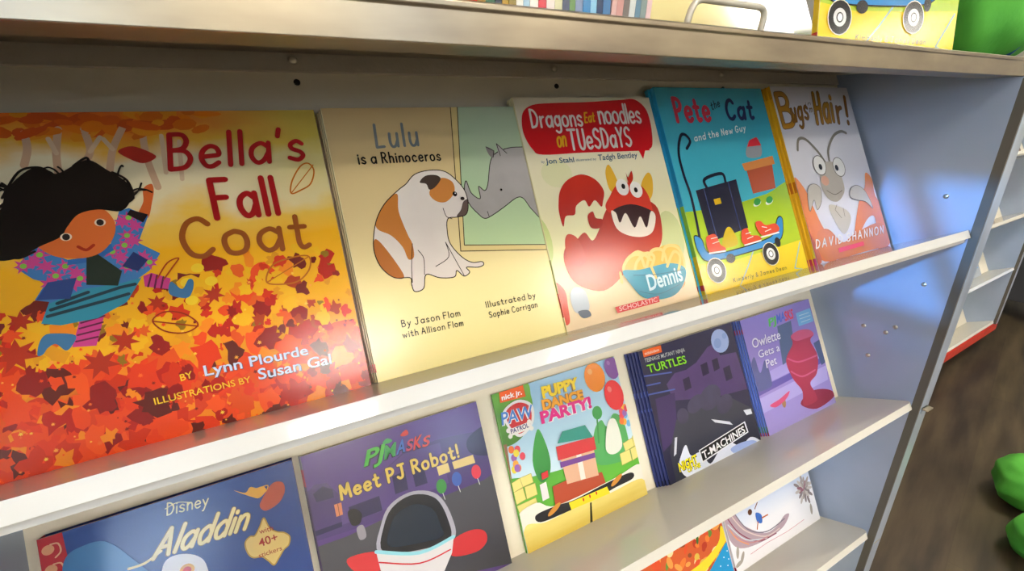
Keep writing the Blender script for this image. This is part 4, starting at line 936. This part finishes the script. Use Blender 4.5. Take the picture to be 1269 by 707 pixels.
def art_swirl():
    a = Art(0.262, 0.205)
    full(a, ramp_mat('pale_sky', [(0, 'f4f2f4'), (.3, 'f0f0f6'), (.55, 'c8d8f2'), (1, 'b8ccf0')], span=(0, .2)))
    a.sm("-28.7,1087.4 241.9,1209.9 321.6,932.7 487.9,696.2 923.5,393 1290.8,369.8 1593.2,474.8 1735.3,434.9 1434,279.3 801.5,271.2 231,389.5 10.4,649", 'b09aa6')
    for q, c in (("68.8,1048.7 286.1,655.9 723.4,319.6 1246.1,260", '8c4a60'), ("59,900.9 406.2,483.4 954.8,285.5", 'c8d0d8'), ("167.3,1070.6 426.9,659.4 923.2,330.2 1367.6,306.4", 'd8c4c0'), ("117.8,695 507.4,379.5 1008.2,294.9", 'c08a8e'), ("236.8,1135.1 513.3,639.5 998.1,393.9 1570,418.9", '7a7484'), ("68.8,806 206.4,567 456.5,370.1", 'e0966c')): a.line(q, .0022, c, True)
    rr = random.Random(4)
    for cx, cy in P("2353.7,731.7"):
        for k in range(24):
            an = k * 2.4; r0 = .006 + .02 * (k / 24)
            a.oval((cx + r0 * math.cos(an), cy + r0 * math.sin(an)), .009, .0032, rr.choice(('a89e9c', '8c8284', 'c4bcb8', '9a6a78')), an, step=(k % 6 == 0), n=12)
    for q, an in (("127.4,358.1", 1.2), ("216,229.1", .9), ("98,159.9", .2), ("2414,284.9", 1.4)): a.oval(q, .011, .0038, 'aaa49c', an)
    a.line("937.6,988.4 831,903", .002, '7a4a34'); a.oval("684.3,897.7", .006, .0056, '5a3828'); a.sm("825.3,826.4 962.8,740.5 930,595.4 808.7,660", '3c68ba')
    a.line("962.4,677.3 1134.7,672.5", .0026, 'b4643c'); a.line("829.7,651.5 760.9,538.3", .0026, 'b4643c', step=False)
    a.line("435.8,194.9 922.5,204.7 1545,169.1 2117.5,183.6", .0010, 'd898a4')
    return a

def art_crowd():
    a = Art(0.2, 0.2)
    full(a, 'cc5c30')
    rr = random.Random(12)
    for k in range(120):
        a.oval((rr.uniform(0, .2), rr.uniform(.02, .2)), rr.uniform(.003, .011), rr.uniform(.003, .012), rr.choice(('d8502c', 'e07a34', '4a6a34', 'e8d49c', 'b43c28', '8a4a2c', 'd8b44c', '6a8a3c', 'e89a4c')), rr.random() * 3, step=(k % 8 == 0), n=12)
    a.sm("1953.8,944.4 2050.7,723.7 1891.9,594.9 1386.1,387.9 821,288 692.4,486.9 1317.7,548.4 1796.7,694.8", 'ecd430')
    a.poly("1968.6,622.5 2104.2,625.8 2133.5,-319.6 697.6,-71.6 967.1,248.6 1454.4,342.9", '1e92cc')
    a.nxt()
    for q in ("1959.1,476.6", "1844.6,406.5", "1949.7,331.1", "1717.7,299.3", "1892.5,236.9"): a.oval(q, .0013, .0013, 'e8f4fa', step=False, n=8)
    return a


# ------------------------------------------------------------------ books on the shelves
def copies(n, base, art, w, h, d, x, s, zf, group, first, nth, dx=0.0, **kw):
    make_book(first, art, w, h, d, x, s, zf, group, **kw)
    order = ('second', 'third', 'fourth', 'fifth', 'sixth')
    for k in range(1, n):
        make_book(nth % order[k - 1], None, w, h, d, x + dx * k, s + (d + 0.0003) * k, zf, group, **kw)
Z1, Z2, Z3 = ZS[0], ZS[1], ZS[2]
make_book('large hardback book with yellow and red autumn leaves and a child in a coat', art_autumn(), 0.249, 0.2474, 0.016, -1.119, 0.0985, Z1, hard=True, spine='b8401c', back='c85a20')
g = 'cream picture books with a dog and a rhino'
copies(3, '', art_rhino(), 0.2, 0.2504, 0.0042, -0.863, 0.1015, Z1, g, 'front cream book with a sitting dog nose to nose with a grey rhino',
       '%s copy of the cream dog and rhino book, standing hidden behind the front one', dx=-0.0012, spine='eadfae', bands=((0.035, 0.065, 'c8382c'),))
g = 'picture books with a red dragon and noodles'
copies(2, '', art_dragon(), 0.197, 0.26, 0.005, -0.666, 0.0995, Z1, g, 'front book with red speech bubble title and red dragon over noodles',
       '%s copy of the red dragon and noodles book, standing behind the front one', dx=-0.0015, spine='e2d8a8', bands=((0.06, 0.16, 'b83c2c'), (0.16, 0.3, '9aa05c')))
g = 'blue and yellow picture books with a skateboard'
PETE_BANDS = ((0.0, 0.18, 'e8c41c'), (0.02, 0.045, 'c83028'), (0.18, 0.42, '8cb83c'), (0.42, 1.0, '2e9cc8'))
copies(2, '', art_skateboard(), 0.214, 0.274, 0.0058, -0.457, 0.099, Z1, g, 'front blue, green and yellow picture book with a skateboard, on the top shelf',
       '%s copy of the blue and yellow skateboard book, standing behind the front one', dx=-0.004, spine='2e9cc8', bands=((0.0, 0.02, 'e8c41c'), (0.02, 0.045, 'c83028'), (0.045, 0.18, 'e8c41c'), (0.18, 0.42, '8cb83c')))
g = 'white insect picture books with yellow spines'
copies(4, '', art_beetle(), 0.208, 0.2785, 0.0040, -0.219, 0.100, Z1, g, 'front white book with a grey long-feelered insect beside the metal side panel',
       '%s white insect book from the front, its yellow spine showing', dx=-0.0028, spine='e8b828', bands=((0.0, 0.035, 'c83c5c'), (0.40, 0.46, 'c8781c'), (0.93, 1.0, 'c89a1c')))
# second shelf
make_book('thick dark blue sticker book with a gold title and a red patterned left edge', art_lamp(), 0.2005, 0.205, 0.0150, -1.147, 0.106, Z2, hard=True, spine='a81c24', back='1c3470')
g = 'purple night street picture books'
copies(2, '', art_night(), 0.2065, 0.204, 0.0040, -0.938, 0.113, Z2, g, 'front purple night street picture book with gold title and a big dark dome',
       '%s copy of the purple night street book, standing behind the front one', dx=-0.0015, spine='3a2c50', bands=((0.84, 0.93, 'a83038'), (0.93, 1.0, '6a6a78')))
make_book('bright square picture book with balloons, green lawn and yellow brick walls', art_party(), 0.2025, 0.2055, 0.0035, -0.707, 0.117, Z2, spine='5c9a34')
g = 'dark night city picture books'
copies(5, '', art_city(), 0.2095, 0.203, 0.0024, -0.465, 0.1085, Z2, g, 'front dark picture book with a full moon over a purple city street',
       '%s dark moonlit city book from the front, spine showing at left', dx=-0.0042, spine_w=.72, spine='323a6e', bands=((0.66, 0.7, '4a5cb0'), (0.55, 0.57, '4a5cb0'), (0.0, 0.04, '1a1a2c')))
g = 'lavender picture books with striped spines'
copies(6, '', art_urn(), 0.1985, 0.2015, 0.0027, -0.236, 0.106, Z2, g, 'front lavender picture book with a crimson shape and white title',
       '%s lavender book from the front of its stack, striped spine showing at left', dx=-0.0024, spine_w=.62, spine='5c74c8', bands=((0.0, 0.03, 'c03a4c'), (0.03, 0.08, '4a8a5c'), (0.88, 0.92, 'b03044'), (0.92, 1.0, '3c4a8c')))
# third shelf
make_book('bright orange book with a crowd of small shapes and a blue lower right corner', art_crowd(), 0.2, 0.2, 0.0050, -0.476, 0.0905, Z3, spine='cc5c30')
g = 'white picture books with a grey swirl'
copies(2, '', art_swirl(), 0.262, 0.205, 0.0042, -0.2705, 0.088, Z3, g, 'front white picture book with a grey swirl and feathers on the lowest visible shelf',
       '%s copy of the white swirl book, standing behind the front one', dx=-0.002, spine='e8e6ea', bands=((0.0, 0.06, '8a2c40'),))

# ------------------------------------------------------------------ things on top of the case
TZ = 0.2311
make_book('upright blue and yellow skateboard book standing on top of the metal case', art_skateboard(), 0.214, 0.274, 0.0058, 0, 0, 0, 'blue and yellow picture books with a skateboard', spine='2e9cc8',
          bands=((0.0, 0.02, 'e8c41c'), (0.02, 0.045, 'c83028'), (0.045, 0.18, 'e8c41c'), (0.18, 0.42, '8cb83c')), world_at=(-0.408, 0.04, TZ), rot=(R(-8), 0, R(-8)))
def plain(w, h, face, extra=None):
    a = Art(w, h); full(a, face)
    if extra: extra(a)
    return a
make_book('large plain cream book standing behind the wire stand on top of the case', plain(0.275, 0.30, 'f0e2a4'), 0.275, 0.30, 0.008, 0, 0, 0, None, spine='e4d49a', world_at=(-0.612, 0.100, TZ), rot=(R(-26), 0, 0))
def squiggles(a):
    for q in ([(.02, .02), (.05, .05), (.03, .09)], [(.09, .03), (.11, .07), (.08, .1)], [(.14, .02), (.12, .06), (.16, .1)]): a.line(q, .003, '3c4430', True)
    a.sm([(0, 0), (.06, .02), (.05, .16), (0, .18)], '8c8692')
make_book('grey and olive book standing between the cream book and the skateboard book', plain(0.19, 0.26, '7a8446', squiggles), 0.19, 0.26, 0.006, 0, 0, 0, None, spine='6a6470', world_at=(-0.375, 0.16, TZ), rot=(R(-26), 0, 0))
# wire easel in front of the cream book
t = empty('book_easel', (-0.488, 0.09, TZ)); tag(t, 'bent white wire book easel in front of the cream book', 'easel')
M_wire = mat('white_wire', 'd8d2c2', 0.35, 0.2)
def rounded(pts, n=6):
    out = [pts[0]]
    for a, b, c in zip(pts, pts[1:], pts[2:]):
        a, b, c = Vector(a), Vector(b), Vector(c); r = 0.014
        p = b + (a - b).normalized() * r; q = b + (c - b).normalized() * r
        for k in range(n + 1):
            u = k / n; out.append(tuple((1-u)**2 * p + 2*u*(1-u) * b + u*u * q))
    out.append(pts[-1]); return out
b = MB(); b.tube(rounded([(-0.056, -0.002, 0.003), (-0.050, -0.006, 0.0385), (0.056, -0.006, 0.0385), (0.052, -0.002, 0.003)]), 0.0032, M_wire); b.build('front_hoop', t)
b = MB(); b.tube(rounded([(-0.058, 0.0, 0.003), (-0.058, 0.10, 0.003), (0.058, 0.10, 0.003), (0.058, 0.0, 0.003)]), 0.0032, M_wire); b.build('foot_loop', t)
# the row of thin books, spines out
cols = ['e8b84c', 'eac46a', '7a1c1c', 'c83828', 'b03c38', '34568c', '2c4c84', 'e8e0cc', 'c88428', 'd89a34', 'b4702c', 'c8442c', '9a7a3c', '3c6450', '2c3444', 'b08c3c', '8a7434', 'e8e4da', 'a8c8d8', 'ece4da', 'c8283c', 'e8d8d0', 'cfcba0', '24385c', '5c8448', '7a8cac', '3c84bc', '8cc4e0', '1e3a60', '4c7cac', 'e0b8b0', 'd4a098', '7c7470', 'd8dcd8', '6c8ca0', '8c9c98', 'e8c8c8']
names = {'e8b84c':'amber yellow','eac46a':'pale amber','7a1c1c':'maroon','c83828':'bright red','b03c38':'brick red','34568c':'denim blue','2c4c84':'deep blue','e8e0cc':'ivory','c88428':'ochre','d89a34':'golden','b4702c':'copper brown','c8442c':'orange red','9a7a3c':'khaki','3c6450':'bottle green','2c3444':'charcoal','b08c3c':'mustard','8a7434':'olive brown','e8e4da':'off white','a8c8d8':'pale blue','ece4da':'bone white','c8283c':'crimson','e8d8d0':'blush white','cfcba0':'pale olive','24385c':'navy','5c8448':'leaf green','7a8cac':'slate blue','3c84bc':'bright blue','8cc4e0':'sky blue','1e3a60':'dark navy','4c7cac':'steel blue','e0b8b0':'pale pink','d4a098':'dusty pink','7c7470':'warm grey','d8dcd8':'silver white','6c8ca0':'grey blue','8c9c98':'grey green','e8c8c8':'pinkish white'}
rr = random.Random(21)
x = -0.845
for k, c in enumerate(cols):
    d = 0.0046 + 0.0024 * rr.random(); hgt = 0.20 + 0.05 * rr.random()
    lean = R(-1.5) if k < 30 else R(-9)
    o = empty('thin_paperback', (x, 0.055, TZ), (0, -lean if False else lean * -1, 0)); o.rotation_euler = (0, R(1.0) if k < 30 else R(5), 0)
    tag(o, 'thin paperback with %s spine in the upright row on top of the case' % names[c], 'book', 'upright row of thin paperbacks on top')
    b = MB(); b.box((0, 0, 0), (d, 0.0006, hgt), ink(c)); b.build('spine', o)
    b = MB(); b.box((0.0005, 0.0006, 0), (d - 0.0005, 0.17, hgt), M_pages); b.build('page_block', o)
    b = MB(); b.box((0, 0.0006, 0), (0.0005, 0.17, hgt), ink(c)); b.box((d - 0.0005, 0.0006, 0), (d, 0.17, hgt), ink(c)); b.build('cover', o)
    x += d + 0.0003
# green stuffed cushion at the right end of the top
def cushion(name, label, loc, size, rot, col, seam, lobes=1):
    o = empty(name, loc, rot); tag(o, label, 'cushion')
    bm = bmesh.new(); bmesh.ops.create_uvsphere(bm, u_segments=64, v_segments=40, radius=1.0)
    rr = random.Random(7)
    for v in bm.verts:
        x, y, z = v.co
        f = lambda q: math.copysign(abs(q) ** 0.8, q)
        wob = 1 + 0.035 * math.sin(7 * x + 3 * z) * math.cos(6 * y + 1) + 0.02 * math.sin(13 * z + 5 * y)
        v.co = (f(x) * size[0] * wob, f(y) * size[1] * wob, max(f(z) * size[2] * wob, -size[2] * 0.97) + size[2] * 0.97)
    for f in bm.faces: f.smooth = True
    me = bpy.data.meshes.new('body'); bm.to_mesh(me); bm.free(); me.materials.append(col); link_mesh('body', me, o)
    b = MB(); path = []
    for k in range(25):
        a = R(-80 + 160 * k / 24)
        fx = lambda q: math.copysign(abs(q) ** 0.8, q)
        path.append((size[0] * 0.25 + 0.1 * size[0] * math.sin(2 * a), -size[1] * fx(math.cos(a)) * 1.02, size[2] * 0.97 + size[2] * fx(math.sin(a)) * 0.98))
    b.tube(path, 0.0022, seam, 8); b.build('seam', o)
    return o
M_green = mat('green_plush', '58b43c', 0.75, bump=(220, 0.25), vary=(9, '3c9430'))
M_seam = mat('seam_blue', '2c5c8c', 0.7)
cushion('stuffed_cushion', 'shiny green stuffed cushion with a blue seam on the right end of the case top', (0.022, 0.068, TZ), (0.094, 0.062, 0.11), (0, 0, R(-10)), M_green, M_seam)
cushion('stuffed_cushion', 'green stuffed cushion lying on the wood floor at the lower right', (1.10, -0.045, FZ), (0.105, 0.105, 0.08), (0, 0, R(20)), M_green, M_seam)
cushion('stuffed_cushion', 'second green stuffed cushion on the floor nearer the camera, cut by the photo edge', (0.86, -0.155, FZ), (0.10, 0.10, 0.07), (0, 0, R(70)), M_green, M_seam)

# ------------------------------------------------------------------ the next case along and what stands beyond it
nx = make_case('book_display_case', 'second grey metal display case with red base board, standing beyond the first', (2.39, 0.49, 0), R(2.5), 1.162, False)
def small_book(label, X, k, w, h, c1, c2, sp):
    a = Art(w, h); full(a, c1); a.poly([(w * .15, h * .3), (w * .9, h * .2), (w * .8, h * .75), (w * .2, h * .7)], c2); a.oval((w * .55, h * .5), w * .2, h * .14, sp)
    o = make_book(label, a, w, h, 0.006, 0, 0, 0, None, spine=sp)
    ca, sa = math.cos(R(2.5)), math.sin(R(2.5)); s = CS[k] - 0.012
    lx, ly = X, sy(s); o.location = (2.39 + lx * ca - ly * sa, 0.49 + lx * sa + ly * ca, sz(ZS[k], s))
    o.rotation_euler = (Matrix.Rotation(R(2.5), 3, 'Z') @ Matrix.Rotation(-TILT, 3, 'X')).to_euler()
for a in (('grey book with a red corner on the upper shelf of the second case', -0.36, 1, 0.2, 0.21, 'c4bcb4', 'd8643c', 'c83c30'),
          ('pale grey book with a blue band on the middle shelf of the second case', -0.33, 2, 0.19, 0.2, 'a8b0b8', '4ca0dc', '3c8cc8'),
          ('bright blue book on the middle shelf of the second case, left of the grey one', -0.56, 2, 0.21, 0.17, '3c94d4', 'e0e4e8', '2c6cac'),
          ('white book with a red badge on the bottom shelf of the second case', -0.50, 3, 0.17, 0.2, 'd8dcdc', 'e8eceb', 'd84048'),
          ('dark mixed colour book at the left of the bottom shelf of the second case', -0.72, 3, 0.2, 0.2, '4c4a6c', '8aa44c', '3c3c54'),
          ('brown book on the top shelf of the second case', -0.30, 0, 0.2, 0.2, '8a6a54', 'b49a84', '6a4c3c')): small_book(*a)
o = empty('storage_cabinet', (2.98, 0.42, FZ)); tag(o, 'dark grey wheeled cabinet at the far right edge beyond the second case', 'cabinet')
M_dark = mat('dark_grey_panel', '3c3c40', 0.5)
b = MB(); b.box((0, 0, 0.11), (0.6, 0.6, 1.3), M_dark); b.build('body', o, bevel=0.004)
b = MB(); b.box((0.02, -0.006, 0.14), (0.58, 0.0, 1.27), M_dark); d_ = b.build('door', o, bevel=0.002)
b = MB(); b.tube([(0.06, -0.006, 0.7), (0.06, -0.03, 0.71), (0.06, -0.03, 0.85), (0.06, -0.006, 0.86)], 0.006, M_screw); b.build('handle', d_)
for x, y in ((0.06, 0.07), (0.54, 0.07), (0.06, 0.53), (0.54, 0.53)):
    b = MB(); b.lathe([(0.045, -0.016), (0.055, -0.01), (0.055, 0.01), (0.045, 0.016)], M_rubber, 'y', (x, y, 0.055), 20); c = b.build('caster', o)
    b = MB(); b.box((x - 0.03, y - 0.03, 0.10), (x + 0.03, y + 0.03, 0.111), M_dark); b.box((x - 0.014, y + 0.018, 0.05), (x + 0.014, y + 0.022, 0.1), M_dark); b.build('caster_fork', c)
